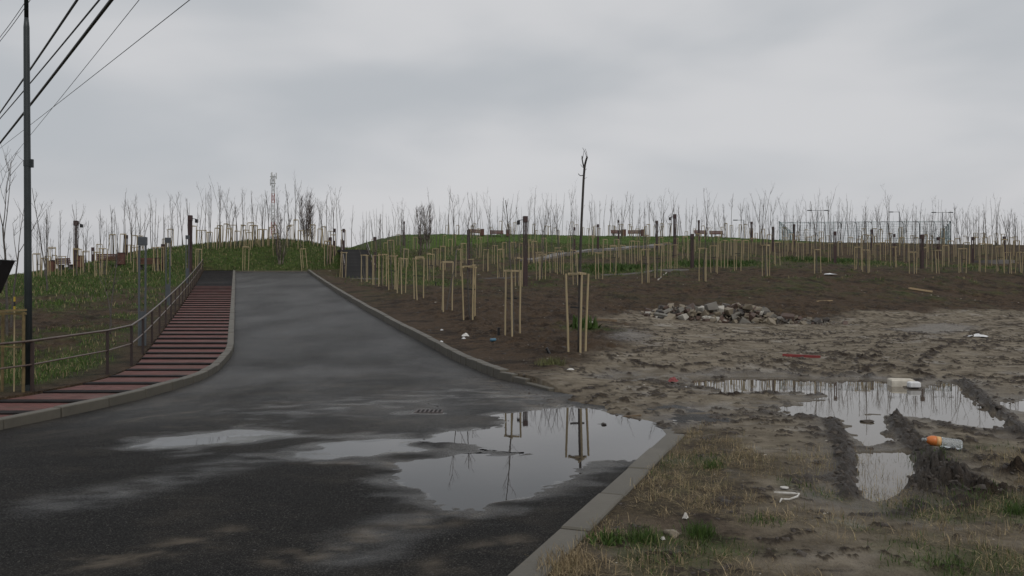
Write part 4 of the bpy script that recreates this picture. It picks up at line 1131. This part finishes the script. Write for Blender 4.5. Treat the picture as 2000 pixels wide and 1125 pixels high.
for px, Y, lab in ((156,61,'maroon litter bin beside the left lamp tower'),(237,60,'maroon litter bin right of the long bench'),(99,62.5,'maroon litter bin left of the benches on the left slope'),(942,110.5,'litter bin between the two left hilltop benches'),(992,110,'litter bin right of the second hilltop bench'),(1219,111,'litter bin between the hilltop benches right of the sapling'),(1255,110.5,'litter bin right of the fourth hilltop bench')):
    bin_(px, Y, lab)

# ------------------------------------------------------------------ lattice mast
Y = 190; x = (533 - 1000) / F * Y; zt = P(533, 340, Y)[2]; zb = 3.0
mast = thing('lattice_mast', 'red and white lattice radio mast behind the grassy mound', 'mast', (x, Y, zb), .4)
H_ = zt - zb; secs = 12
for k in range(secs):
    z0, z1 = H_ * k / secs, H_ * (k + 1) / secs; w0, w1 = 1.25 - .75 * k / secs, 1.25 - .75 * (k + 1) / secs; mb = MB()
    for q in range(4):
        c0 = Vector(((1, 1, -1, -1)[q] * w0 / 2, (1, -1, -1, 1)[q] * w0 / 2, z0)); c1 = Vector(((1, 1, -1, -1)[q] * w1 / 2, (1, -1, -1, 1)[q] * w1 / 2, z1))
        q2 = (q + 1) % 4; e0 = Vector(((1, 1, -1, -1)[q2] * w0 / 2, (1, -1, -1, 1)[q2] * w0 / 2, z0)); e1 = Vector(((1, 1, -1, -1)[q2] * w1 / 2, (1, -1, -1, 1)[q2] * w1 / 2, z1))
        mb.tube([c0, c1], .065, 5); mb.tube([c0, e1], .04, 4); mb.tube([e0, c1], .04, 4); mb.tube([c0, e0], .042, 4)
    mb.build('section', M['mast_red'] if k % 4 in (1, 2) and k != 10 or k in (9,) else M['mast_white'], mast)
for k, (zz_, rr2) in enumerate(((H_ - .6, .7), (H_ - 2.2, .6), (H_ * .42, .9), (H_ * .45, .9), (H_ * .30, 1.2), (H_ * .36, 1.1))):
    for q in range(3):
        an = q * 2.09 + k; MB().box(-.12, .12, -.1, .1, 0, 1.5).build('antenna', M['mast_white'] if k < 2 else M['lamp_arm'], mast, loc=(rr2 * math.cos(an), rr2 * math.sin(an), zz_ - .5))
    MB().tube([(rr2 * math.cos(u), rr2 * math.sin(u), zz_) for u in np.linspace(0, 6.283, 13)], .04, 4).build('platform_ring', M['lamp_arm'], mast)

# ------------------------------------------------------------------ teal court fence and floodlights
Yf = 116.0
def court_side(p0, y0, p1, y1, lab, nb_, wd=.022, gp=.25):
    o = thing('court_fence', lab, 'fence')
    a = np.array([(p0 - 1000) / F * y0, y0]); b = np.array([(p1 - 1000) / F * y1, y1]); zb = 6.6; zt = CZ + 143 / F * min(y0, y1) 
    for k in range(nb_ + 1):
        c = a + (b - a) * k / nb_
        if k: MB().tube([(c[0] - .9 * (b - a)[0] / np.linalg.norm(b - a), c[1], zt + .02), (c[0] - .2, c[1], zt - .02), (c[0], c[1], zt - .35), (c[0], c[1], zb - .4)], .045, 5).build('post', M['fence_post'], o)
        else: MB().tube([(c[0], c[1], zb - .4), (c[0], c[1], zt)], .045, 5).build('post', M['fence_post'], o)
        if k < nb_:
            e = a + (b - a) * (k + 1) / nb_; mb = MB(); L = np.linalg.norm(e - c)
            for u in np.arange(.15, L, gp): p = c + (e - c) * u / L; mb.bar((p[0], p[1], zb), (p[0], p[1], zt), wd, wd, (0, 1, 0))
            for zz in np.arange(zb, zt, gp): mb.bar((*c, zz), (*e, zz), wd, wd)
            for zz in (zb + 1.0, zb + 3.0, zt): mb.bar((*c, zz), (*e, zz), .05, .05)
            mb.build('mesh_panel', M['fence'], o)
court_side(1522, 116, 1858, 114, 'long front of the teal mesh sports court fence on the right skyline', 11)
court_side(1858, 114, 1835, 140, 'right end of the teal mesh sports court fence', 6, .012, .6)
court_side(1522, 116, 1552, 142, 'left end of the teal mesh sports court fence', 6, .012, .6)
def tlamp(px, py, Y, lab, two=True):
    x = (px - 1000) / F * Y; zt = P(px, py, Y)[2]; o = thing('floodlight_mast', lab, 'lamp', (x, Y, 5.8)); h = zt - 5.8
    MB().tube([(0, 0, -.5), (0, 0, h)], [.09, .055], 8).build('mast', M['lamp_arm'], o, True); MB().tube([(-1.1, 0, h), (1.1 if two else .1, 0, h + .03)], .035, 6).build('arm', M['lamp_arm'], o)
    for s in ((-1, 1) if two else (-1,)): MB().box(s * 1.35 - .35, s * 1.35 + .35, -.12, .12, h - .06, h + .08, bev=.02).build('lamp_head', M['lamp_arm'], o)
tlamp(1598, 411, 128, 'left double armed floodlight mast over the court fence'); tlamp(1757, 414, 130, 'single armed floodlight mast over the middle of the court fence', False); tlamp(1841, 415, 128, 'right double armed floodlight mast over the court fence', True); tlamp(1453, 430, 128, 'single armed lamp mast left of the court fence', False)

# ------------------------------------------------------------------ rubble heap
def chunk(seed, n=14, flatz=.65, boxy=False):
    import bmesh
    rnd = random.Random(seed); bm = bmesh.new()
    if boxy:
        n = 0
        for q in range(8): bm.verts.new(((q & 1) - .5 + rnd.gauss(0, .09), ((q >> 1 & 1) - .5) * .75 + rnd.gauss(0, .09), ((q >> 2) - .5) * flatz * .9 + rnd.gauss(0, .07)))
    for k in range(n):
        v = Vector((rnd.gauss(0, 1), rnd.gauss(0, 1), rnd.gauss(0, 1))).normalized(); v = Vector((v.x * rnd.uniform(.75, 1.05), v.y * rnd.uniform(.6, .95), v.z * flatz)); bm.verts.new(v * .5)
    bmesh.ops.convex_hull(bm, input=bm.verts[:]); 
    for v in [v for v in bm.verts if not v.link_faces]: bm.verts.remove(v)
    bmesh.ops.bevel(bm, geom=bm.edges[:], offset=.03, segments=1, affect='EDGES')
    me = bpy.data.meshes.new('stone'); bm.to_mesh(me); bm.free(); return me
CH = [[None] * 5 for _ in range(7)]
for k in range(7):
    for q in range(5):
        me = chunk(900 + k, 8 + k, .5 + .06 * k, k % 2 == 0); me.materials.append(ROCKS[q]); CH[k][q] = me
Yr = 30.0; cx = (1420 - 1000) / F * Yr; zc = float(ground(cx, Yr)[0])
heap = thing('rubble_heap', 'long low heap of broken concrete and stones at the edge of the mud', 'rubble', (cx, Yr, zc))
def heaph(x, y):
    u = x / 3.1; main = .70 * np.exp(-((x - .25) / 1.35) ** 2) + .40 * np.exp(-((x + 1.9) / .8) ** 2) + .16 * np.exp(-((x - 2.6) / 1.2) ** 2)
    return main * np.clip(1 - (y / .95) ** 2, 0, 1)
gx, gy = np.meshgrid(np.linspace(-3.3, 4.0, 70), np.linspace(-1.05, 1.05, 26)); hz = heaph(gx, gy) * .6 + .05 * fbm(gx * 3, gy * 3, 3) 
gzz = ground((gx + cx).ravel(), (gy + Yr).ravel(), True).reshape(gx.shape) - zc
edge_ = np.clip((1 - (gy / 1.05) ** 2) * 3, 0, 1) * np.clip((gx + 3.3) * 2, 0, 1) * np.clip((4 - gx) * 2, 0, 1)
hv = np.column_stack([gx.ravel(), gy.ravel(), (gzz - .08 + np.maximum(hz, 0) * edge_).ravel()])
i = np.arange(25)[:, None] * 70; j = np.arange(69)[None]
link('dirt_core', mesh_np('dirt_core', hv, np.stack([i + j, i + j + 1, i + 71 + j, i + 70 + j], -1).reshape(-1, 4)), M['clod'], heap)
rnd = random.Random(4)
qx = np.concatenate([rng.normal(.1, 1.5, 900), rng.uniform(-3.2, 4.2, 700)]); qy = rng.uniform(-1.1, .9, 1600)
CHIPS = (qx, qy)
for k in range(298):
    x = rnd.choice((rnd.gauss(.2, 1.1), rnd.uniform(-3.1, 1.5), rnd.uniform(-3.1, 1.5), rnd.uniform(-3.2, 4.2))); y = rnd.uniform(-1.05, .7)
    if rnd.random() < .5: y = -abs(y)
    hgt = float(heaph(x, y)); zg = float(ground(x + cx, y + Yr)[0]) - zc
    s = rnd.choice((.10, .13, .16, .19, .23, .28, .36)) * (1 if abs(x) < 2.6 else .75)
    o = link('stone', CH[rnd.randrange(7)][rnd.choices(range(5), (3, 7, 6, 3, 1))[0]], None, heap, (x, y, zg + hgt * .85 + s * .08)); o.scale = (s * rnd.uniform(.9, 1.3), s, s * rnd.uniform(.8, 1.1)); o.rotation_euler = (rnd.uniform(-.6, .6), rnd.uniform(-.6, .6), rnd.uniform(0, 6.28))
for (px, py, s, q) in ((1388,622,.5,4),(1445,612,.55,0),(1425,605,.36,1),(1400,610,.36,1),(1465,597,.38,1),(1392,597,.42,0),(1480,622,.46,1),(1522,620,.46,0),(1510,622,.34,1),(1280,625,.32,1)):
    x = (px - 1000) / F * (Yr - .85) - cx; z_ = P(px, py, Yr - .85)[2] - zc
    o = link('stone', CH[(px) % 7][q], None, heap, (x, -.85 if py > 615 else -.6, z_ - .05)); o.scale = (s, s * .9, s * .85); o.rotation_euler = (.2, .1, px)

# ------------------------------------------------------------------ litter and loose things
def lay(px, py, dz=0):
    x, Y, z = gpix(px, py, 3.5); return (x, Y, float(ground(x, Y, True)[0]) + dz)
# plastic bottle
p = lay(1838, 884, .035); bot = thing('plastic_bottle', 'big clear plastic bottle with orange label lying on the dark mud ridge', 'bottle', p); bot.rotation_euler = (0, R(7), R(-12))
def lathe(mb, prof, n=18): return mb.tube([(a, 0, .055) for a, b in prof], [b for a, b in prof], n)
lathe(MB(), [(-.02, .050), (.0, .052), (.03, .050), (.05, .052), (.09, .050), (.13, .053), (.165, .052), (.182, .045), (.186, .02)]).build('body', M['clear'], bot, True)
lathe(MB(), [(-.155, .022), (-.14, .036), (-.11, .051), (-.08, .0535), (-.066, .052)]).build('label', M['orange'], bot, True)
lathe(MB(), [(-.064, .0525), (-.045, .0515), (-.022, .052)]).build('lower_label', M['orange_pale'], bot, True)
lathe(MB(), [(-.20, .012), (-.19, .014), (-.172, .015), (-.157, .022)]).build('neck', M['clear'], bot, True)
# foam boxes
p = lay(1760, 752, .0); o = thing('foam_box', 'yellowed white foam block standing in the shallow mud puddle', 'foam block', (p[0], p[1], max(p[2], 0) - .01), R(-14)); 
MB().box(-.20, .20, -.16, .20, 0, .125, bev=.012).build('block', M['foam'], o); MB().box(-.185, .185, -.145, .185, .1255, .132).build('top_sheet', M['foam'], o)
p = lay(1776, 756, .0); tag(MB().box(-.10, .10, -.08, .06, 0, .105, bev=.02).build('foam_box', M['foam_w'], loc=(p[0] + .02, p[1] - .1, max(p[2], 0) - .01), rz=R(-5)), 'small clean white foam block beside the yellowed one', 'foam block')
def rockthing(name, px, py, s, mat, lab, cat, sc=(1, 1, 1), seed=1):
    me = chunk(seed, 16, .6); me.materials.append(mat); p = lay(px, py); o = link(name, me, None, None, (p[0], p[1], max(p[2], 0) + s * sc[2] * .12)); o.scale = (s * sc[0], s * sc[1], s * sc[2]); o.rotation_euler.z = seed; return tag(o, lab, cat)
rockthing('stone', 1311, 1050, .155, ROCKS[1], 'beige stone lying between two green grass tufts in front', 'stone', (1.1, .7, .75), 5)
rockthing('stone', 1179, 842, .125, ROCKS[3], 'dark stone standing in the road puddle', 'stone', (1, .8, .55), 8)
rockthing('mud_lump', 1693, 831, .20, M['clod'], 'dark mud lump in the water of the tyre rut', 'mud lump', (1, .9, .5), 9)
rockthing('stone', 1151, 632, .22, ROCKS[4], 'pale stone just behind the nearest stake frame', 'stone', (1.6, .8, .6), 12)
def crumple(name, px, py, s, mat, lab, cat, seed, fl_=.45):
    rnd = random.Random(seed); n = 9; p = lay(px, py); vs = []; fs = []
    for i in range(n):
        for j in range(n): vs.append(((i / (n - 1) - .5) * s * rnd.uniform(.9, 1.1), (j / (n - 1) - .5) * s * .8 * rnd.uniform(.9, 1.1), s * fl_ * max(0, (1 - ((i - 4) / 4.4) ** 2) * (1 - ((j - 4) / 4.4) ** 2)) * rnd.uniform(.5, 1.1) + .004))
    fs = [(i * n + j, i * n + j + 1, (i + 1) * n + j + 1, (i + 1) * n + j) for i in range(n - 1) for j in range(n - 1)]
    return tag(MB().add(vs, fs).build(name, mat, None, False, loc=p, rz=rnd.uniform(0, 3)), lab, cat)
crumple('plastic_bag', 909, 658, .24, M['paper'], 'crumpled white plastic bag on the soil beside the kerb', 'bag', 1)
crumple('plastic_scrap', 906, 663, .12, M['foam_w'], 'small white scrap just in front of the crumpled bag', 'litter', 2)
crumple('plastic_scrap', 862, 669, .10, M['foam_w'], 'small white scrap lying against the kerb', 'litter', 3)
crumple('plastic_scrap', 863, 645, .10, M['foam_w'], 'white scrap on the soil left of the crumpled bag', 'litter', 4)
crumple('paper_scrap', 1338, 1018, .045, M['paper'], 'upright white paper scrap by the green tuft in front', 'litter', 5, 1.0)
crumple('paper_scrap', 1294, 1060, .035, M['paper'], 'tiny white scrap in front of the beige stone', 'litter', 6, .7)
crumple('plastic_scrap', 1115, 724, .14, M['paper'], 'white scrap on the mud below the nearest stake frame', 'litter', 7, .25)
crumple('plastic_scrap', 1620, 537, .75, M['foam_w'], 'large white sheet lying in the right field below the stakes', 'litter', 8, .12)
crumple('plastic_sheet', 1910, 658, .5, M['foam_w'], 'white foam sheet on the mud at the right', 'litter', 9, .18)
crumple('red_packet', 1314, 747, .22, M['red'], 'red packet lying at the left end of the mud puddle', 'packet', 10, .45)
# blue can
p = lay(963, 668, .04); can = thing('blue_bottle', 'small blue plastic bottle lying on the soil by the kerb', 'bottle', p, R(40)); lathe2 = [(-.09, .02), (-.075, .045), (-.02, .045), (0, .038), (.02, .045), (.08, .045), (.085, .03)]
MB().tube([(a, 0, 0) for a, b in lathe2], [b for a, b in lathe2], 12).build('body', M['blue'], can, True); MB().tube([(.086, 0, 0), (.1, 0, 0)], .022, 10).build('cap', M['paper'], can)
# paper strip and disc
p = lay(1531, 960, .012); tag(MB().tube([(0, 0, 0), (0, 0, .008)], .034, 16).build('white_disc', M['paper'], loc=p), 'round white disc on the mud above the white strip', 'litter')
st_ = [(1511,970),(1535,970),(1552,968),(1560,971),(1556,978),(1540,982),(1525,984),(1522,988)]
wp = [lay(a, b, .012) for a, b in st_]; c0 = wp[0]; mb = MB(); mb.tube([(a - c0[0], b - c0[1], c - c0[2] + .006) for a, b, c in wp], [.006, .009, .007, .006, .008, .006, .008, .005], 5)
tag(mb.build('plastic_strip', M['paper'], loc=c0), 'bent white plastic strip on the mud in front', 'litter')
# planks and sticks
def plank(name, p0, p1, w, h, mat, lab, cat):
    a, b = lay(*p0), lay(*p1); c = Vector(a); d = Vector(b) - c
    zlift = h * .4; tag(MB().bar((0, 0, zlift), (d.x, d.y, d.z + zlift), w, h).build(name, mat, loc=a), lab, cat)
plank('red_stick', (1528,696), (1602,699), .07, .06, M['red'], 'red plastic strip lying across the mud', 'stick')
plank('plank', (1165,628), (1205,630), .09, .07, M['wood_old'], 'short orange brown plank left of the rubble heap', 'plank')
plank('plank', (1216,816), (1252,815), .035, .025, M['wood_old'], 'short stick at the far rim of the road puddle', 'stick')
plank('plank', (1775,566), (1820,569), .14, .10, M['stake_end'], 'long pale plank on the brown slope at the right', 'plank')
plank('plank', (1595,588), (1625,588), .10, .06, M['stake_end'], 'thin pale plank right of and behind the rubble heap', 'plank')
plank('tree_branch', (1285,548), (1302,535), .07, .07, M['chip'], 'pale broken branch sticking up from the middle field', 'branch')
# pegs
def peg(px, py, h, lab, tilt=0):
    p = lay(px, py); o = thing('irrigation_peg', lab, 'peg', p); o.rotation_euler.y = tilt; MB().tube([(0, 0, -.15), (0, 0, h)], .034, 8).build('tube', M['black'], o); MB().tube([(0, 0, h), (0, 0, h + .02)], .040, 8).build('cap', M['black'], o)
peg(974, 655, .20, 'black plastic pipe end upright beside the second stake frame'); peg(1073, 690, .13, 'black leaning pipe end left of the nearest stake frame', -.5); peg(851, 560, .2, 'short black pipe end behind the roadside row')
# drain cover in the road
x, Y = flat(838, 803); dc = thing('drain_cover', 'small rusty drain grate set in the wet road', 'drain', (x, Y, float(road_h(np.array([x]), np.array([Y]))[0][0]) + .006))
MB().box(-.2, .2, -.15, .15, -.05, .001).build('frame', M['rail_post'], dc)
for k in range(6): MB().box(-.16 + k * .06, -.13 + k * .06, -.12, .12, .0015, .004).build('bar', M['nosing'], dc)

# ------------------------------------------------------------------ grass
def blades(name, X, Y, hmin, hmax, w, straw, lean=.5, green=1.0, zoff=-.01, Z=None):
    n = len(X); z = (ground(X, Y, True) if Z is None else Z) + zoff
    h = rng.uniform(hmin, hmax, n); az = rng.uniform(0, 2 * np.pi, n); ln = np.abs(rng.normal(0, lean, n)) * h
    fa = rng.uniform(0, np.pi, n); ww = w * rng.uniform(.6, 1.3, n)
    ln = np.minimum(ln, h * 1.3); dx, dy = np.cos(az) * ln, np.sin(az) * ln; sx, sy = np.cos(fa) * ww / 2, np.sin(fa) * ww / 2
    hz_ = np.sqrt(np.maximum(h ** 2 - np.minimum(ln, h * .97) ** 2, (h * .12) ** 2))
    V = np.stack([np.column_stack([X - sx, Y - sy, z]), np.column_stack([X + sx, Y + sy, z]),
                  np.column_stack([X + dx * .4 + sx * .8, Y + dy * .4 + sy * .8, z + hz_ * .62]), np.column_stack([X + dx * .4 - sx * .8, Y + dy * .4 - sy * .8, z + hz_ * .62]),
                  np.column_stack([X + dx, Y + dy, z + hz_]), np.column_stack([X + dx + .002, Y + dy, z + hz_])], 1).reshape(-1, 3)
    b = np.arange(n)[:, None] * 6
    Fq = np.concatenate([b + [0, 1, 2, 3], b + [3, 2, 5, 4]], 1).reshape(-1, 4)
    c1 = np.repeat(rng.uniform(0, 1, n) * green, 6); c2 = np.repeat(np.broadcast_to(straw, (n,)), 6); on = np.ones(n * 6)
    return link(name, mesh_np(name, V, Fq, {'m1': ('FLOAT_COLOR', np.column_stack([c1, c2, on * 0, on]))}, False), M['grass'])
def scat(n, x0, x1, y0, y1, key, thr=.25, rnd_=True):
    X = rng.uniform(x0, x1, n); Y = rng.uniform(y0, y1, n); 
    Zg, m = ground(X, Y, True, True); v = np.maximum(m['green'], m['turf']) if key == 'green' else m[key]
    k = v > thr + rng.uniform(0, .5, n); return X[k], Y[k], Zg[k]
# left slope, dense near the rail and thinner uphill
Xa, Ya, Za = scat(150000, -30, -7.6, 11, 34, 'green'); 
k = Xa < XS(Ya) - .12; Xa, Ya, Za = Xa[k], Ya[k], Za[k]
tag(blades('grass', Xa, Ya, .05, .17, .014, (rng.random(len(Xa)) < .22) * .8, .55, Z=Za), 'short green grass on the left slope behind the handrail', 'grass', kind='stuff')
Xb, Yb, Zb = scat(170000, -50, -8, 34, 80, 'green'); k = (Xb < XS(Yb) - .1) | (Yb > 62.5); Xb, Yb, Zb = Xb[k], Yb[k], Zb[k]
tag(blades('grass', Xb, Yb, .08, .26, .035, (rng.random(len(Xb)) < .2) * .7, .6, Z=Zb), 'rough green grass on the upper left slope and mound', 'grass', kind='stuff')
Xc, Yc, Zc = scat(110000, -18, 45, 46, 95, 'green', .3); k = (Xc > XR(Yc) + .4); Xc, Yc, Zc = Xc[k], Yc[k], Zc[k]
tag(blades('grass', Xc, Yc, .08, .24, .04, (rng.random(len(Xc)) < .3) * .7, .6, .75, Z=Zc), 'patchy grass and weeds on the bank and field', 'grass', kind='stuff')
Xd, Yd, Zd = scat(60000, -22, 42, 93, 116, 'turf', .2)
tag(blades('turf', Xd, Yd, .05, .10, .05, (rng.random(len(Xd)) < .05) * .5, .5, 1.0, Z=Zd), 'even mown turf on the green hilltop', 'grass', kind='stuff')
# dry grass in front, right of the kerb
Xe, Ye, Ze = scat(210000, -1.4, 8, 3.2, 10, 'straw', .16); k = Xe > XR(Ye) + .20
cl2 = fbm(Xe * 3.1, Ye * 3.1, 201, 4) + .5 * fbm(Xe * .9, Ye * .9, 205, 2) > -.30 + .45 * rng.random(len(Xe)); k &= cl2; Xe, Ye, Ze = Xe[k], Ye[k], Ze[k]
tag(blades('dry_grass', Xe, Ye, .025, .12, .0034,   .55 + .45 * (rng.random(len(Xe)) < .8), 2.4, Z=Ze), 'matted dry straw coloured grass along the near kerb', 'grass', kind='stuff')
Xg, Yg, Zg = scat(90000, -1, 8, 3.0, 9.5, 'green', .10); k = Xg > XR(Yg) + .25; Xg, Yg, Zg = Xg[k], Yg[k], Zg[k]
tag(blades('low_grass', Xg, Yg, .02, .07, .006, .25 * (rng.random(len(Xg)) < .3), .9, .6, Z=Zg), 'low green weeds spread over the near mud', 'grass', kind='stuff')
# weeds patches (broad leaves) in the field
Xw = []; Yw = []
for cx_, cy_, r_ in ((15.5, 62, 3.4), (26.5, 68, 3.0), (7.5, 58, 2.2), (2.2, 24.3, .4)):
    q = rng.normal(0, r_ * .45, (2200 if r_ > 1 else 120, 2)); Xw += list(cx_ + q[:, 0]); Yw += list(cy_ + q[:, 1] * 1.2)
Xw, Yw = np.array(Xw), np.array(Yw)
tag(blades('weeds', Xw, Yw, .15, .45, .07, 0.0, .6, .55), 'dense dark green weeds in patches on the brown field', 'weeds', kind='stuff')
# single tufts
def tuft(px, py, r, h, n, lab, straw=0., wd=.0045, cat='grass tuft', lean=.85):
    x, Y, z = gpix(px, py, 3.2); q = rng.normal(0, r * .5, (n, 2))
    o = blades('grass_tuft', x + q[:, 0], Y + q[:, 1], h * .4, h, wd, straw, lean, .75); tag(o, lab, cat, kind='stuff' if cat in ('straw', 'weed') or wd > .008 or n < 300 else None)
tuft(1256, 1055, .11, .12, 420, 'green grass tuft left of the beige stone'); tuft(1368, 1045, .105, .11, 450, 'green grass tuft right of the beige stone'); tuft(1485, 1022, .14, .07, 220, 'flat green tuft right of the two front tufts')
tuft(1392, 915, .10, .10, 300, 'small green tuft in the dry grass'); tuft(1988, 1005, .12, .12, 260, 'green tuft at the right photo edge'); tuft(1076, 712, .28, .18, 500, 'low olive tuft left below the nearest stake frame', .35, .010)
tuft(1185, 1055, .13, .08, 260, 'broad leaved green weed beside the near kerb', 0, .016, 'weed', .9); tuft(1835, 925, .10, .10, 140, 'small green sprout on the dark mud ridge'); tuft(1862, 1110, .18, .07, 260, 'green tuft at the lower right'); tuft(1110, 1112, .22, .13, 1100, 'thick pale straw clump at the bottom by the kerb', 1.0, .004, 'straw', 2.2)

# ------------------------------------------------------------------ loose crumbs
def crumbs(name, X, Y, s, mat, lab, onroad=False, cat='debris', flat_=.6, Z=None):
    n = len(X); base = np.array([(1, 0, 0), (-.5, .87, 0), (-.5, -.87, 0), (.25, .43, .9), (-.6, 0, .8), (.3, -.5, .7)]) * .5
    Fb = np.array([(0, 1, 3), (1, 4, 3), (1, 2, 4), (2, 5, 4), (2, 0, 5), (0, 3, 5), (3, 4, 5)])
    z = (Z if Z is not None else road_h(X, Y)[0] if onroad else ground(X, Y, True)) - s * .12
    an = rng.uniform(0, 6.28, n); ca, sa = np.cos(an), np.sin(an); J = rng.uniform(.65, 1.35, (n, 6, 3)); B = base[None] * J
    bx = (B[..., 0] * ca[:, None] - B[..., 1] * sa[:, None]) * s[:, None]; by = (B[..., 0] * sa[:, None] + B[..., 1] * ca[:, None]) * s[:, None]; bz = B[..., 2] * s[:, None] * flat_
    V = np.stack([X[:, None] + bx, Y[:, None] + by, z[:, None] + bz], -1).reshape(-1, 3)
    Fq = (np.arange(n)[:, None, None] * 6 + Fb[None]).reshape(-1, 3)
    return tag(link(name, mesh_np(name, V, Fq, None, False), mat), lab, cat, kind='stuff')
X = rng.uniform(-.5, 16, 60000); Y = rng.uniform(4, 26, 60000); _, m = ground(X, Y, True, True)
k = m['dark'] > .35 + .5 * rng.random(len(X)); X, Y = X[k], Y[k]
crumbs('mud_clods', X, Y, np.minimum(rng.lognormal(-3.2, .55, len(X)), .13), M['clod'], 'dark crumbly mud clods thrown up along the tyre ruts', cat='mud')
X = rng.uniform(-16, 34, 26000); Y = rng.uniform(14, 60, 26000); _, m = ground(X, Y, True, True); k = (X > XR(Y) + .3) & (m['pale'] < .5) & (m['green'] < .5); X, Y = X[k], Y[k]
crumbs('soil_clods', X, Y, np.minimum(rng.lognormal(-2.9, .5, len(X)), .18), M['clod'], 'small brown soil clods over the planted field', cat='soil')
X = np.concatenate([rng.uniform(-14, 30, 900), rng.uniform(-2, 10, 500)]); Y = np.concatenate([rng.uniform(16, 62, 900), rng.uniform(4, 22, 500)]); k = X > XR(Y) + .4; X, Y = X[k], Y[k]
crumbs('white_chips', X, Y, np.minimum(rng.lognormal(-3.2, .55, len(X)), .15) * (.35 + Y / 38), M['chip'], 'scattered small pale chips and litter on the soil', cat='litter', flat_=.35)
X = rng.uniform(-5, 2, 16000); Y = 4.2 + 6 * rng.random(16000) ** 1.5; k = (X < XR(Y) - .05) & (X > XL(Y) + .1) & (road_h(X, Y)[1] < -.25); X, Y = X[k], Y[k]
crumbs('grit', X, Y, np.minimum(rng.lognormal(-5.2, .4, len(X)), .018), M['grit'], 'fine grey grit bedded in the near asphalt', True, cat='gravel')
tq = rng.random(420); X = -.55 + 1.5 * tq + rng.normal(0, .22, 420); Y = 16.2 - 4.6 * tq + rng.normal(0, .5, 420); k = (X < XR(Y) - .08); X, Y = X[k], Y[k]
crumbs('mud_crumbs', X, Y, np.minimum(rng.lognormal(-3.9, .5, len(X)), .07), M['clod'], 'dark mud crumbs carried onto the road from the kerb end', True, cat='mud')
X = rng.uniform(-6, 2, 2600); Y = rng.uniform(4.5, 16, 2600); k = (X < XR(Y) - .1) & (X > XL(Y) + .1) & ((rng.random(2600) < .25) | (np.abs(X - .2) + np.abs(Y - 12.5) * .5 < 2)); X, Y = X[k], Y[k]
crumbs('gravel', X, Y, np.minimum(rng.lognormal(-4.35, .5, len(X)), .05), M['pebble'], 'loose dark grit strewn over the wet asphalt', True, cat='gravel')

qx, qy = CHIPS
for nm_, sel, mt in (('rubble_chips', slice(0, 550), ROCKS[1]), ('rubble_chips', slice(550, 1100), ROCKS[2]), ('rubble_chips', slice(1100, 1600), ROCKS[0])):
    ax, ay = qx[sel], qy[sel]; zz_ = ground(ax + cx, ay + Yr) - zc + heaph(ax, ay) * .8
    o = crumbs(nm_, ax, ay, np.clip(rng.lognormal(-2.6, .4, len(ax)), .03, .16), mt, None, False, None, .8, zz_); o.parent = heap; o.location = (0, 0, 0)

# every sapling and frame of the crowd gets its own label, counted outwards from the nearest landmark
LM = {'left slope': [(57, 'dark pole'), (148, 'left maroon lamp tower'), (237, 'bin by the long bench'), (278, 'nearest grey lamp'), (328, 'middle grey lamp')],
      'mound': [(371, 'lamp tower at the handrail top'), (479, 'lone frame at the left foot of the mound'), (533, 'lattice mast'), (594, 'lone frame at the right foot of the mound'), (649, 'post lamps by the black stair')],
      'turf hilltop': [(838, 'brushy trees'), (942, 'left hilltop bin'), (1026, 'slim lamp tower'), (1140, 'tall leaning sapling'), (1219, 'middle hilltop bin'), (1283, 'slim hilltop post lamp'), (1318, 'field lamp tower'), (1400, 'rightmost hilltop bench'), (1468, 'post lamp ending the hilltop')],
      'bank': [(732, 'post lamp beside the black stair'), (818, 'brushy trees'), (915, 'post lamp on the bank'), (1026, 'slim lamp tower'), (1122, 'tall leaning sapling')],
      'middle field': [(1168, 'tall leaning sapling'), (1262, 'pale broken branch'), (1318, 'field lamp tower'), (1352, 'post lamp by the dense weeds'), (1468, 'post lamp ending the hilltop')],
      'right field': [(1510, 'post lamp left of the court fence'), (1598, 'left floodlight mast'), (1631, 'lone post lamp'), (1703, 'thin post lamp at mid fence'), (1757, 'single armed floodlight mast'), (1801, 'maroon post lamp before the fence'), (1841, 'right floodlight mast'), (1900, 'post lamp right of the fence'), (1962, 'farthest right post lamp')]}
WH = {'left slope': 'left slope', 'mound': 'mound', 'turf hilltop': 'green hilltop', 'bank': 'bank', 'middle field': 'middle field', 'right field': 'right field'}
cnt = {}
ORD = ['nearest', 'second', 'third', 'fourth', 'fifth', 'sixth', 'seventh', 'eighth', 'ninth', 'tenth', 'eleventh', 'twelfth', 'thirteenth', 'fourteenth', 'fifteenth', 'sixteenth', 'seventeenth', 'eighteenth', 'nineteenth', 'twentieth']
lst = []
for px, kd, rg, o in CROWD:
    lx, nm_ = min(LM[rg], key=lambda q: abs(q[0] - px)); lst.append((abs(px - lx), kd, rg, nm_, 'left' if px < lx else 'right', o))
for dist_, kd, rg, nm_, sd, o in sorted(lst, key=lambda q: q[0]):
    k = cnt.get((kd, rg, nm_, sd), 0); cnt[(kd, rg, nm_, sd)] = k + 1
    o['label'] = '%s %s %s %s of the %s' % (ORD[min(k, 19)], WH[rg], 'sapling' if kd == 't' else 'stake frame', sd, nm_)

for o in FR:                              # frames never placed
    if 'label' not in o:
        for ch in list(o.children): bpy.data.objects.remove(ch)
        bpy.data.objects.remove(o)
